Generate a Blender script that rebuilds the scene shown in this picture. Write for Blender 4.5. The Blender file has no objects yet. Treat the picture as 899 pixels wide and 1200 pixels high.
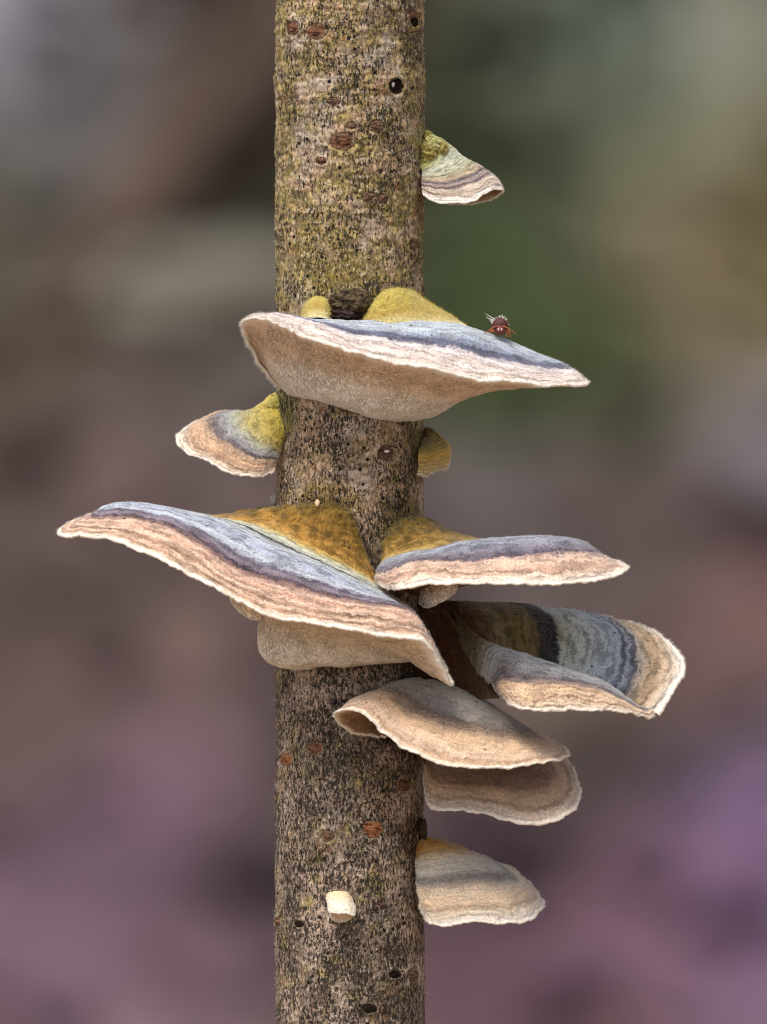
import bpy, math, random
import numpy as np
from mathutils import Vector

random.seed(7)
RNG = np.random.default_rng(7)
SC = bpy.context.scene
COL = SC.collection

# ------------------------------------------------------------------ camera, sky, sun, exposure
S = 0.02 / 174.0            # one photograph pixel at the stem, in metres (stem is 2 cm thick)
ZC = 0.55                   # height of the picture's centre above the ground
D = 2.0                     # camera distance from the stem
cam_d = bpy.data.cameras.new('camera')
cam = bpy.data.objects.new('camera', cam_d)
COL.objects.link(cam)
cam.location = (0, -D, ZC)
cam.rotation_euler = (math.pi / 2, 0, 0)
cam_d.sensor_fit = 'VERTICAL'
cam_d.sensor_height = 24.0
cam_d.lens = 12.0 / (600 * S / D)
cam_d.clip_start = 0.02
cam_d.clip_end = 400
cam_d.dof.use_dof = True
cam_d.dof.focus_distance = D - 75 * S
cam_d.dof.aperture_fstop = cam_d.lens / 18.0
cam_d.dof.aperture_blades = 0
SC.camera = cam

SUN_EL, SUN_AZ = math.radians(60), math.radians(-150)     # azimuth clockwise from +Y (behind the stem)
w = bpy.data.worlds.new('World'); SC.world = w; w.use_nodes = True
nt = w.node_tree; nt.nodes.clear()
sky = nt.nodes.new('ShaderNodeTexSky'); sky.sky_type = 'NISHITA'; sky.sun_disc = False
sky.sun_elevation = SUN_EL; sky.sun_rotation = SUN_AZ; sky.dust_density = 4.0; sky.air_density = 1.0
hs = nt.nodes.new('ShaderNodeHueSaturation'); hs.inputs['Saturation'].default_value = 0.55
bg = nt.nodes.new('ShaderNodeBackground'); bg.inputs['Strength'].default_value = 0.085
wo = nt.nodes.new('ShaderNodeOutputWorld')
nt.links.new(sky.outputs[0], hs.inputs['Color']); nt.links.new(hs.outputs[0], bg.inputs['Color'])
nt.links.new(bg.outputs[0], wo.inputs['Surface'])

sun_d = bpy.data.lights.new('sun', 'SUN'); sun_d.energy = 1.5; sun_d.angle = math.radians(20)
sun_d.color = (1.0, 0.95, 0.88)
sun = bpy.data.objects.new('sun', sun_d); COL.objects.link(sun)
dirv = Vector((math.sin(SUN_AZ) * math.cos(SUN_EL), math.cos(SUN_AZ) * math.cos(SUN_EL), math.sin(SUN_EL)))
sun.rotation_euler = dirv.to_track_quat('Z', 'Y').to_euler()
sun.location = (-2, -2, 4)

vs = SC.view_settings
vs.view_transform = 'Standard'; vs.look = 'None'; vs.gamma = 1.0; vs.use_curve_mapping = False
vs.exposure = 1.08
SC.cycles.use_denoising = True
SC.cycles.max_bounces = 6
SC.cycles.pixel_filter_type = 'BLACKMAN_HARRIS'; SC.cycles.filter_width = 1.05

# ------------------------------------------------------------------ helpers
CX, CY = 449.5, 600.0
AX, R0 = 410.0, 87.0         # stem axis (px) and radius (px)

def world(a):
    """photo px x, photo px y, depth towards the camera in px -> metres"""
    a = np.asarray(a, float)
    y = -a[..., 2] * S
    k = (D + y) / D
    return np.stack([(a[..., 0] - CX) * S * k, y, ZC + (CY - a[..., 1]) * S * k], -1)

_perm = RNG.permutation(256).astype(np.int64); _perm = np.concatenate([_perm, _perm, _perm])
_g = RNG.normal(size=(256, 3)); _g /= np.linalg.norm(_g, axis=1)[:, None]
def noise(p, seed=0.0):
    """gradient noise, about -0.7..0.7"""
    p = np.asarray(p, float) + seed * 17.31
    i = np.floor(p).astype(np.int64); f = p - i
    t = f * f * f * (f * (f * 6 - 15) + 10)
    i &= 255
    def g(dx, dy, dz):
        h = _perm[_perm[_perm[(i[..., 0] + dx) & 255] + ((i[..., 1] + dy) & 255)] + ((i[..., 2] + dz) & 255)]
        v = _g[h]
        return v[..., 0] * (f[..., 0] - dx) + v[..., 1] * (f[..., 1] - dy) + v[..., 2] * (f[..., 2] - dz)
    def l(a, b, k): return a + (b - a) * t[..., k]
    return l(l(l(g(0,0,0), g(1,0,0), 0), l(g(0,1,0), g(1,1,0), 0), 1),
             l(l(g(0,0,1), g(1,0,1), 0), l(g(0,1,1), g(1,1,1), 0), 1), 2)
def fbm(p, oct=3, seed=0.0):
    s, a, o = 0.0, 1.0, 0.0
    p = np.asarray(p, float)
    for k in range(oct):
        o = o + a * noise(p * (2 ** k), seed + k * 3.1); a *= 0.5
    return o

def lin(c):
    c = np.asarray(c, float) / 255.0
    return np.where(c <= 0.04045, c / 12.92, ((c + 0.055) / 1.055) ** 2.4)

def mesh_obj(name, verts, faces, mat, parent=None, origin=(0, 0, 0), zone=None, uv=None, colors=None, smooth=True, kind=None):
    """verts (n,3) world metres, faces (m,3|4) int array"""
    verts = np.asarray(verts, float) - np.asarray(origin, float)
    faces = np.asarray(faces, np.int32)
    me = bpy.data.meshes.new(name)
    n, m, k = len(verts), len(faces), faces.shape[1]
    me.vertices.add(n); me.vertices.foreach_set('co', verts.astype(np.float32).ravel())
    me.loops.add(m * k); me.loops.foreach_set('vertex_index', faces.ravel())
    me.polygons.add(m)
    me.polygons.foreach_set('loop_start', np.arange(0, m * k, k, dtype=np.int32))
    me.polygons.foreach_set('loop_total', np.full(m, k, np.int32))
    if smooth: me.polygons.foreach_set('use_smooth', np.ones(m, bool))
    me.update(calc_edges=True); me.validate()
    if zone is not None:
        a = me.attributes.new('zone', 'FLOAT', 'POINT'); a.data.foreach_set('value', np.asarray(zone, np.float32).ravel())
    if uv is not None:
        a = me.attributes.new('mm', 'FLOAT_VECTOR', 'POINT')
        a.data.foreach_set('vector', np.concatenate([uv, np.zeros((n, 1))], 1).astype(np.float32).ravel())
    if colors is not None:
        a = me.attributes.new('tint', 'FLOAT_COLOR', 'POINT')
        a.data.foreach_set('color', np.concatenate([colors, np.ones((n, 1))], 1).astype(np.float32).ravel())
    me.materials.append(mat)
    o = bpy.data.objects.new(name, me); COL.objects.link(o)
    if parent is not None: o.parent = parent
    else: o.location = origin
    if kind: o['kind'] = kind
    return o

def thing(name, label, cat, loc, group=None):
    e = bpy.data.objects.new(name, None); COL.objects.link(e)
    e.location = loc; e.empty_display_size = 0.005
    e['label'] = label; e['category'] = cat
    if group: e['group'] = group
    return e

def grid_faces(nr, nc, wrap=False):
    r = np.arange(nr - 1)[:, None]; c = np.arange(nc if wrap else nc - 1)[None, :]
    c2 = (c + 1) % nc
    return np.stack([r * nc + c, r * nc + c2, (r + 1) * nc + c2, (r + 1) * nc + c], -1).reshape(-1, 4)

def catmull(P, t, ts):
    """centripetal-ish Catmull-Rom: P (k,...) at parameters t (k,), sampled at ts"""
    P = np.asarray(P, float); k = len(P)
    m = np.zeros_like(P)
    sh = (slice(None),) + (None,) * (P.ndim - 1)
    if k > 2:
        d = (P[1:] - P[:-1]) / np.diff(t)[sh]
        w1 = np.diff(t)
        m[1:-1] = (d[:-1] * w1[1:][sh] + d[1:] * w1[:-1][sh]) / (w1[1:] + w1[:-1])[sh]
        m[0] = 1.5 * d[0] - 0.5 * m[1]; m[-1] = 1.5 * d[-1] - 0.5 * m[-2]
    else:
        m[:] = P[1] - P[0]
    j = np.clip(np.searchsorted(t, ts, side='right') - 1, 0, k - 2)
    h = (t[j + 1] - t[j]); x = ((ts - t[j]) / h)
    hs_, x = h[sh], x[sh]
    return ((2*x**3 - 3*x**2 + 1) * P[j] + (x**3 - 2*x**2 + x) * hs_ * m[j]
            + (-2*x**3 + 3*x**2) * P[j+1] + (x**3 - x**2) * hs_ * m[j+1])

def to_stem(row, dy=4.0, r=83.0):
    row = np.asarray(row, float).copy()
    v = np.stack([row[:, 0] - AX, row[:, 2]], -1)
    n = v / np.linalg.norm(v, axis=1)[:, None]
    row[:, 0] = AX + n[:, 0] * r; row[:, 2] = n[:, 1] * r; row[:, 1] += dy
    return row

# ------------------------------------------------------------------ node helpers
class NT:
    def __init__(self, name):
        self.m = bpy.data.materials.new(name); self.m.use_nodes = True
        self.t = self.m.node_tree; self.t.nodes.clear()
        self.out = self.n('ShaderNodeOutputMaterial')
        self.b = self.n('ShaderNodeBsdfPrincipled')
        self.l(self.b.outputs[0], self.out.inputs['Surface'])
        self.b.inputs['Roughness'].default_value = 0.8
        self.b.inputs['Specular IOR Level'].default_value = 0.25
    def n(self, typ, **kw):
        x = self.t.nodes.new(typ)
        for k, v in kw.items(): setattr(x, k, v)
        return x
    def l(self, a, b): self.t.links.new(a, b)
    def put(self, sock, v):
        if hasattr(v, 'is_output') or isinstance(v, bpy.types.NodeSocket): self.l(v, sock)
        elif v is not None:
            if isinstance(v, (tuple, list, np.ndarray)) and sock.type == 'RGBA' and len(v) == 3: v = (*v, 1)
            sock.default_value = v
    def math(self, op, a, b=None, c=None, clamp=False):
        x = self.n('ShaderNodeMath', operation=op, use_clamp=clamp)
        self.put(x.inputs[0], a)
        if b is not None: self.put(x.inputs[1], b)
        if c is not None: self.put(x.inputs[2], c)
        return x.outputs[0]
    def mix(self, f, a, b, blend='MIX'):
        x = self.n('ShaderNodeMix', data_type='RGBA', blend_type=blend)
        self.put(x.inputs[0], f); self.put(x.inputs[6], a); self.put(x.inputs[7], b)
        return x.outputs[2]
    def coord(self): return self.n('ShaderNodeTexCoord').outputs['Object']
    def attr(self, name, out='Fac'): return self.n('ShaderNodeAttribute', attribute_name=name).outputs[out]
    def vmul(self, v, s):
        x = self.n('ShaderNodeVectorMath', operation='MULTIPLY'); self.put(x.inputs[0], v); x.inputs[1].default_value = s
        return x.outputs[0]
    def vadd(self, v, s):
        x = self.n('ShaderNodeVectorMath', operation='ADD'); self.put(x.inputs[0], v); self.put(x.inputs[1], s)
        return x.outputs[0]
    def xyz(self, x_, y_, z_=0.0):
        x = self.n('ShaderNodeCombineXYZ')
        for i, v in enumerate((x_, y_, z_)): self.put(x.inputs[i], v)
        return x.outputs[0]
    def sep(self, v):
        x = self.n('ShaderNodeSeparateXYZ'); self.l(v, x.inputs[0]); return x.outputs
    def noise(self, v, scale=1.0, detail=2.0, rough=0.55, dist=0.0, color=False):
        x = self.n('ShaderNodeTexNoise'); self.put(x.inputs['Vector'], v)
        x.inputs['Scale'].default_value = scale; x.inputs['Detail'].default_value = detail
        x.inputs['Roughness'].default_value = rough; x.inputs['Distortion'].default_value = dist
        return x.outputs['Color' if color else 'Fac']
    def vor(self, v, scale=1.0, feature='F1', out='Distance', rnd=1.0):
        x = self.n('ShaderNodeTexVoronoi', feature=feature); self.put(x.inputs['Vector'], v)
        x.inputs['Scale'].default_value = scale; x.inputs['Randomness'].default_value = rnd
        return x.outputs[out]
    def step(self, v, a, b, lo=0.0, hi=1.0):
        x = self.n('ShaderNodeMapRange', interpolation_type='SMOOTHSTEP'); self.put(x.inputs[0], v)
        self.put(x.inputs[1], a); self.put(x.inputs[2], b)
        x.inputs[3].default_value = lo; x.inputs[4].default_value = hi
        return x.outputs[0]
    def ramp(self, f, stops, interp='LINEAR'):
        x = self.n('ShaderNodeValToRGB'); cr = x.color_ramp; cr.interpolation = interp
        while len(cr.elements) < len(stops): cr.elements.new(0.5)
        for e, s in zip(cr.elements, sorted(stops, key=lambda q: q[0])):
            e.position = s[0]
            e.color = (*lin(s[1]), s[2] if len(s) > 2 else 0.0)
        self.put(x.inputs[0], f)
        return x.outputs
    def bump(self, h, dist, strength=1.0, normal=None):
        x = self.n('ShaderNodeBump'); self.put(x.inputs['Height'], h)
        x.inputs['Distance'].default_value = dist; x.inputs['Strength'].default_value = strength
        if normal is not None: self.l(normal, x.inputs['Normal'])
        return x.outputs[0]

def plain(name, rgb, rough=0.7, var=0.25, scale=900, bump=0.0001, spec=0.25):
    q = NT(name); c = q.coord()
    n = q.noise(c, scale, 4, 0.65)
    f = q.step(n, 0.25, 0.75, 1 - var, 1 + var)
    base = lin(rgb)
    q.put(q.b.inputs['Base Color'], q.mix(1.0, tuple(base), q.xyz(f, f, f), 'MULTIPLY'))
    q.b.inputs['Roughness'].default_value = rough; q.b.inputs['Specular IOR Level'].default_value = spec
    if bump: q.put(q.b.inputs['Normal'], q.bump(n, bump, 0.8))
    return q.m

# ------------------------------------------------------------------ materials of the fungi
def calm(c):
    c = np.array(c, float); g = c.mean()
    if c[2] < 0.62 * c[0]: return c * 0.9 + 0.05 * g
    return g + (c - g) * (0.94 if c[0] > c[2] else 1.0)
def cap_material(name, stops, wob=0.05, fine=0.03, lines=0.42, dots=0.85, zmax=1.08, base=0.0):
    """concentric colour zones over the attribute 'zone' (0 at the stem, 1 at the margin)"""
    q = NT(name); c = q.coord(); z = q.attr('zone'); mm = q.attr('mm', 'Vector')
    u = q.sep(mm)[0]
    n1 = q.math('MULTIPLY', q.math('SUBTRACT', q.noise(c, 190, 2), 0.5), wob * 2)
    n2 = q.math('MULTIPLY', q.math('SUBTRACT', q.noise(c, 900, 5, 0.8), 0.5), fine * 2.6)
    keep = q.step(z, 0.985, 0.9, 0.0, 1.0)
    zp = q.math('ADD', z, q.math('MULTIPLY', q.math('ADD', n1, n2), keep))
    zr = q.math('DIVIDE', zp, zmax)
    st = [(s[0] / zmax, calm(s[1]), *s[2:]) for s in stops]
    rc = q.ramp(zr, st)
    col, dens = rc[0], rc[1]
    # fine concentric lines, running with the zones
    ln = q.noise(q.xyz(q.math('MULTIPLY', zp, 46), q.math('MULTIPLY', u, 0.22), 0.0), 1.0, 3, 0.6)
    lnf = q.step(ln, 0.40, 0.56, 1 - lines, 1 + lines * 0.3)
    col = q.mix(1.0, col, q.xyz(lnf, lnf, lnf), 'MULTIPLY')
    l2 = q.noise(q.xyz(q.math('MULTIPLY', zp, 95), q.math('MULTIPLY', u, 0.3), 3.0), 1.0, 2, 0.6)
    l2f = q.step(l2, 0.60, 0.66, 1.0, 1 - lines)
    col = q.mix(1.0, col, q.xyz(l2f, l2f, q.math('POWER', l2f, 0.9)), 'MULTIPLY')
    # radial fibres and velvet grain
    fb = q.noise(q.xyz(q.math('MULTIPLY', u, 7.0), q.math('MULTIPLY', zp, 9.0), 0.0), 1.0, 3, 0.6)
    gr = q.noise(c, 4200, 2, 0.7)
    ff = q.math('MULTIPLY', q.step(fb, 0.25, 0.75, 0.84, 1.12), q.step(gr, 0.3, 0.7, 0.76, 1.2))
    col = q.mix(1.0, col, q.xyz(ff, ff, ff), 'MULTIPLY')
    # pale patches, slightly warmer
    pt = q.step(q.noise(c, 420, 3), 0.55, 0.75, 0.0, 0.15)
    col = q.mix(pt, col, q.mix(0.5, col, tuple(lin((205, 190, 170)))))
    if base:
        bm = q.math('MULTIPLY', q.step(q.noise(c, 520, 4, 0.7), 0.44, 0.62), q.step(zp, base, base * 0.6))
        col = q.mix(q.math('MULTIPLY', bm, 0.7), col, tuple(lin((76, 62, 24))))
    # dark speckle where the ramp asks for it
    sp = q.noise(c, 2600, 3, 0.75)
    th = q.math('SUBTRACT', 0.74, q.math('MULTIPLY', dens, 0.34))
    sm = q.step(sp, th, q.math('ADD', th, 0.07))
    sm = q.math('MULTIPLY', sm, q.step(dens, 0.0, 0.12))
    col = q.mix(q.math('MULTIPLY', sm, 0.8), col, tuple(lin((50, 43, 46))))
    # scattered spore grains and dirt dots
    vd = q.vor(c, 520)
    pick = q.step(q.noise(c, 300, 1), 0.54, 0.58)
    dm = q.math('MULTIPLY', q.step(vd, 0.13, 0.08), pick)
    col = q.mix(q.math('MULTIPLY', dm, dots), col, tuple(lin((26, 20, 18))))
    rim = q.step(z, 0.975, 1.0)
    col = q.mix(q.math('MULTIPLY', rim, 0.85), col, tuple(lin((228, 217, 204))))
    q.put(q.b.inputs['Base Color'], col)
    q.b.inputs['Roughness'].default_value = 0.9; q.b.inputs['Specular IOR Level'].default_value = 0.12
    q.b.inputs['Sheen Weight'].default_value = 0.25; q.b.inputs['Sheen Roughness'].default_value = 0.45
    q.b.inputs['Subsurface Weight'].default_value = 0.12
    q.b.inputs['Subsurface Radius'].default_value = (0.0006, 0.0004, 0.00025); q.b.inputs['Subsurface Scale'].default_value = 1.0
    h = q.math('ADD', q.math('MULTIPLY', gr, 0.6), q.math('ADD', q.math('MULTIPLY', fb, 0.35), q.math('MULTIPLY', ln, 0.45)))
    q.put(q.b.inputs['Normal'], q.bump(h, 0.00016, 0.9))
    return q.m

def pore_material(name, stops, pit=0.5, scale=2.5, deep=0.00028):
    """pored underside, zone 0 at the margin, 1 at the stem"""
    q = NT(name); c = q.coord(); z = q.attr('zone'); mm = q.attr('mm', 'Vector')
    wob = q.math('MULTIPLY', q.math('SUBTRACT', q.noise(c, 260, 3), 0.5), 0.22)
    col = q.ramp(q.math('ADD', z, wob), [(s[0], *s[1:]) for s in stops])[0]
    dv = q.n('ShaderNodeVectorMath', operation='MULTIPLY_ADD')
    q.l(q.noise(c, 1500, 2, color=True), dv.inputs[0]); dv.inputs[1].default_value = (0.55, 0.55, 0.0); q.l(q.vmul(mm, (1.0, 0.75, 1.0)), dv.inputs[2])
    w1 = q.math('ABSOLUTE', q.math('SUBTRACT', q.noise(dv.outputs[0], scale, 1, 0.5, 0.6), 0.5))
    f = q.step(w1, 0.01, 0.10, 1.0, 0.0)
    lo = q.step(z, 0.0, 0.1)
    patch = q.step(q.noise(c, 330, 2), 0.3, 0.62, 0.35, 1.0)
    pf = q.math('MULTIPLY', q.math('MULTIPLY', f, patch), lo)
    dk = q.math('SUBTRACT', 1.0, q.math('MULTIPLY', pf, pit))  # shade in the pore hollows put into the colour
    col = q.mix(1.0, col, q.xyz(dk, q.math('POWER', dk, 1.15), q.math('POWER', dk, 1.3)), 'MULTIPLY')
    vd = q.vor(c, 330)
    dm = q.math('MULTIPLY', q.step(vd, 0.085, 0.05), q.step(q.noise(c, 240, 1), 0.5, 0.56))
    col = q.mix(q.math('MULTIPLY', dm, 0.8), col, tuple(lin((40, 28, 22))))
    q.put(q.b.inputs['Base Color'], col)
    q.b.inputs['Roughness'].default_value = 0.8; q.b.inputs['Specular IOR Level'].default_value = 0.15
    q.b.inputs['Subsurface Weight'].default_value = 0.2
    q.b.inputs['Subsurface Radius'].default_value = (0.0011, 0.0007, 0.0004); q.b.inputs['Subsurface Scale'].default_value = 1.0
    h = q.math('SUBTRACT', q.math('MULTIPLY', q.noise(c, 2400, 2), 0.3), pf)
    q.put(q.b.inputs['Normal'], q.bump(h, deep, 1.0))
    return q.m

def hair_material():
    q = NT('velvet_fibre')
    q.b.inputs['Base Color'].default_value = (*lin((214, 208, 200)), 1)
    q.b.inputs['Roughness'].default_value = 0.6
    tr = q.n('ShaderNodeBsdfTranslucent'); tr.inputs['Color'].default_value = (*lin((225, 220, 212)), 1)
    mx = q.n('ShaderNodeMixShader'); mx.inputs[0].default_value = 0.4
    q.l(q.b.outputs[0], mx.inputs[1]); q.l(tr.outputs[0], mx.inputs[2]); q.l(mx.outputs[0], q.out.inputs['Surface'])
    return q.m
HAIR = hair_material()
YHAIR = plain('algae_fibre', (188, 170, 84), 0.8, 0.2, 1500, 0)

OCHRE = (176, 138, 50)
PORE_TAN = pore_material('pore_tan', [(0.0, (226, 212, 198)), (0.04, (224, 198, 174)), (0.3, (222, 194, 168)), (0.45, (234, 212, 190)), (0.58, (244, 234, 222)), (1.0, (248, 242, 234))], pit=0.28)
PORE_CREAM = pore_material('pore_cream', [(0.0, (224, 210, 194)), (0.05, (226, 204, 178)), (0.35, (234, 214, 188)), (0.6, (242, 228, 208)), (0.8, (240, 228, 210)), (1.0, (242, 234, 222))], pit=0.3)
PORE_DULL = pore_material('pore_brown', [(0.0, (220, 204, 186)), (0.05, (186, 152, 122)), (0.5, (150, 118, 90)), (1.0, (120, 88, 60))], pit=0.35)

# ------------------------------------------------------------------ the surface builder for brackets
def resample(rows, nu):
    out = []
    for r in rows:
        r = np.asarray(r, float)
        t = np.arange(len(r), dtype=float)
        out.append(catmull(r, t, np.linspace(0, len(r) - 1, nu)))
    return np.array(out)

def loft(rows, nu, nv):
    """rows (K lists of equal length) -> grid (nv,nu,3) px, v values (0..1), mean row positions"""
    G = resample(rows, nu)
    seg = np.linalg.norm(np.diff(G, axis=0), axis=2).mean(1)
    t = np.concatenate([[0], np.cumsum(np.maximum(seg, 1.0))])
    ts = np.linspace(0, t[-1], nv)
    P = catmull(G, t, ts)
    return P, ts / t[-1], t / t[-1], t[-1]

def normals(P):
    du = np.gradient(P, axis=1); dv = np.gradient(P, axis=0)
    n = np.cross(du, dv); n /= np.linalg.norm(n, axis=2)[..., None] + 1e-9
    return n

def rough_field(P, wave, cren, mask):
    """position-dependent offset shared by cap and underside, so that the seam stays closed"""
    o = np.zeros_like(P)
    for k in range(3):
        o[..., k] = wave * noise(P / 34.0, 5 + k) + 0.6 * wave * noise(P / 13.0, 9 + k)
    c = np.zeros_like(P)
    for k in range(3):
        c[..., k] = cren * (1.5 * noise(P / 19.0, 25 + k) + 1.3 * noise(P / 8.0, 21 + k) + 1.0 * noise(P / 3.4, 31 + k))
    return o + c * mask[..., None]

def hairs(name, pts, nrm, out, length, width, mat, parent, origin, seed):
    """thin tapering fibres (px units in, metres out)"""
    r = np.random.default_rng(seed); n = len(pts)
    d = nrm * r.uniform(0.25, 1.0, (n, 1)) + out * r.uniform(0.1, 1.0, (n, 1)) + r.normal(0, 0.35, (n, 3))
    d /= np.linalg.norm(d, axis=1)[:, None]
    L = length * r.uniform(0.4, 1.3, (n, 1))
    side = np.cross(d, r.normal(size=(n, 3))); side /= np.linalg.norm(side, axis=1)[:, None] + 1e-9
    a = pts - side * width * 0.5 - nrm * 0.3; b = pts + side * width * 0.5 - nrm * 0.3; t = pts + d * L
    V = world(np.stack([a, b, t], 1).reshape(-1, 3))
    F = np.arange(3 * n).reshape(-1, 3)
    return mesh_obj(name, V, F, mat, parent, origin, smooth=False, kind='stuff')

def bracket(label, top, under, mat, pore, nu=220, nv=90, thick=3.2, stem_top=True, stem_under=True,
            wave=1.6, cren=1.6, ridge=1.1, nhair=3500, hlen=4.2, flesh=7.0, root_u=0.0, seed=1, name='bracket_fungus', group='bracket fungi growing on the stem'):
    top = [np.asarray(r, float) for r in top]
    n = len(top[0])
    for r in top: assert len(r) == n, (label, [len(q) for q in top])
    M = top[-1]
    if stem_top: top = [to_stem(top[0])] + top
    P, v, tr, Lv = loft(top, nu, nv)
    org = world(to_stem(P[0, nu // 2][None], 0, 87.0))[0]
    root = thing(name, label, 'fungus', tuple(org), group)
    # zonal relief on the top, fading at the margin
    N = normals(P)
    mid = N[nv // 2, nu // 2]
    flip = np.sign(N[..., 2:3].mean() * 0.3 - N[..., 1:2].mean())
    N = N * (flip if flip != 0 else 1)
    vv = np.broadcast_to(v[:, None], P.shape[:2])
    zn = vv + 0.03 * noise(P / 22.0, 3)
    rel = ridge * (noise(np.stack([zn * 15, P[..., 0] / 90, P[..., 1] * 0], -1), 41) * 1.6 + 0.7 * noise(np.stack([zn * 34, P[..., 0] / 60, P[..., 1] * 0], -1), 43))
    uc = np.broadcast_to(np.linspace(0, np.linalg.norm(np.diff(P[-1], axis=0), axis=1).sum(), nu)[None], P.shape[:2])
    rel = rel + (0.35 + 0.9 * vv ** 3) * 1.1 * noise(np.stack([uc / 6.5, vv * 5, vv * 0], -1), 47)      # radial wrinkles
    rel = rel + ridge * 0.9 * vv ** 2 * np.abs(noise(np.stack([zn * 55, uc / 40, vv * 0], -1), 49))
    rel = rel + 0.7 * fbm(P / 5.0, 2, 51) + 7.0 * np.clip(1 - vv / 0.3, 0, 1) * fbm(P / 10.0, 3, 53)
    rel = rel * np.clip((1 - vv) / 0.05, 0, 1) * np.clip(vv / 0.06, 0.4, 1)
    mask = np.clip((vv - 0.6) / 0.4, 0, 1) ** 2
    Q = P + N * rel[..., None] + rough_field(P, wave, cren, mask) * np.clip(vv / 0.1, 0, 1)[..., None]
    # rounded lip
    M3 = Q[-1]
    inward = Q[-6] - Q[-1]; inward /= np.linalg.norm(inward, axis=1)[:, None] + 1e-9
    dn = -N[-3]
    lips = []
    for k, (a, b) in enumerate(((0.35, -0.35), (0.7, -0.25), (1.0, 0.25))):
        lips.append(M3 + dn * thick * a + inward * thick * b)
    lip = np.array(lips)
    A = np.concatenate([Q, lip], 0)
    zone = np.concatenate([vv, np.broadcast_to(np.array([1.02, 1.05, 1.08])[:, None], (3, nu))], 0)
    if root_u:      # the end that grows from the base keeps the colours of the base
        k_ = np.clip(np.linspace(0, 1, nu) / root_u, 0, 1); k_ = k_ * k_ * (3 - 2 * k_)
        zone = zone * (0.12 + 0.88 * k_)[None]
    Lu = np.linalg.norm(np.diff(P[-1], axis=0), axis=1).sum()
    uu = np.broadcast_to(np.linspace(0, Lu, nu)[None], A.shape[:2]) * S * 1000
    uv = np.stack([uu, zone * Lv * S * 1000], -1)
    mesh_obj('cap', world(A).reshape(-1, 3), grid_faces(nv + 3, nu), mat, root, org, zone.ravel(), uv.reshape(-1, 2))
    # underside
    Mn = lip[-1]
    nvu = max(30, int(nv * 0.7))
    if under is None:
        # flesh of even depth under the cap, thickening towards the stem
        G = [Mn]
        for f in (0.9, 0.75, 0.6, 0.45, 0.3, 0.15, 0.0):
            i = int(f * (nv - 1))
            G.append(P[i] - N[i] * (thick + flesh * min(1, (1 - f) * 2.0)))
        G = np.array(G)
    else:
        under = [np.asarray(r, float) for r in under]
        for r in under: assert len(r) == n, (label, 'under', [len(q) for q in under])
        if stem_under: under.append(to_stem(under[-1], 1.0))
        G = np.concatenate([Mn[None], resample(under, nu)], 0)
    seg = np.linalg.norm(np.diff(G, axis=0), axis=2).mean(1)
    t = np.concatenate([[0], np.cumsum(np.maximum(seg, 1.0))]); ts = np.linspace(0, t[-1], nvu)
    U = catmull(G, t, ts); vu = ts / t[-1]
    k = np.clip(vu / 0.12, 0, 1)[:, None, None]
    U = U + (rough_field(U, wave * 0.7, 0.8, np.ones(U.shape[:2]))) * k
    U[0] = Mn
    zu = np.broadcast_to(vu[:, None], U.shape[:2])
    uv2 = np.stack([np.broadcast_to(uu[0][None], U.shape[:2]), zu * t[-1] * S * 1000], -1)
    mesh_obj('pore_surface', world(U).reshape(-1, 3), grid_faces(nvu, nu), pore, root, org, zu.ravel(), uv2.reshape(-1, 2))
    # velvet: denser towards the margin
    if nhair:
        r = np.random.default_rng(seed)
        iv = (r.beta(4.5, 1.0, nhair) * (nv - 2)).astype(int); iu = r.integers(0, nu - 1, nhair)
        tang = np.gradient(Q, axis=0); tang /= np.linalg.norm(tang, axis=2)[..., None] + 1e-9
        e = int(nhair * 0.3); iv[:e] = nv - 1
        hairs('velvet', Q[iv, iu], N[iv, iu], tang[iv, iu], hlen * 0.8, 0.36, HAIR, root, org, seed)
    return root, org, Q, N

def patch_loft(name, rows, mat, root, org, nu=90, nv=50, amp=1.0, close=True, hair=0, seed=3, hmat=None, hlen=3.0):
    """a hump lofted through rows, as a part of a bracket"""
    P, v, tr, Lv = loft(rows, nu, nv)
    N = normals(P); N = N * np.sign(N[..., 2].mean() + 1e-6)
    Q = P + N * (amp * fbm(P / 9.0, 3, 61))[..., None] + N * (0.5 * amp * noise(P / 2.6, 67))[..., None]
    zone = np.broadcast_to(v[:, None], Q.shape[:2])
    uv = np.stack([P[..., 0] * S * 1000, P[..., 1] * S * 1000], -1)
    o = mesh_obj(name, world(Q).reshape(-1, 3), grid_faces(nv, nu), mat, root, org, zone.ravel(), uv.reshape(-1, 2))
    if hair:
        r = np.random.default_rng(seed); iv = r.integers(0, nv, hair); iu = r.integers(0, nu, hair)
        h = hairs('fuzz', Q[iv, iu], N[iv, iu], N[iv, iu], hlen, 0.45, hmat or YHAIR, o, org, seed)
    return o

# ------------------------------------------------------------------ the woodland bank behind
def bank_h(x, y):
    t = np.clip(y - 3.25, 0, None)
    h = 0.8 * (np.sqrt(t * t + 0.02) - 0.141 * np.exp(-t * 3))
    h = np.where(y < 3.25, 0.0, h)
    h = np.where(h > 2.2, 2.2 + (h - 2.2) * 0.12, h)
    p = np.stack([x, y, x * 0], -1)
    return h + 0.05 * noise(p * 1.3, 2) + 0.02 * noise(p * 4.0, 4)

def shot(x, y, z):
    k = 2.0 / (np.maximum(y, -1.0) + D)
    return CX + x / S * k, CY - (z - ZC) / S * k

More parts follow.
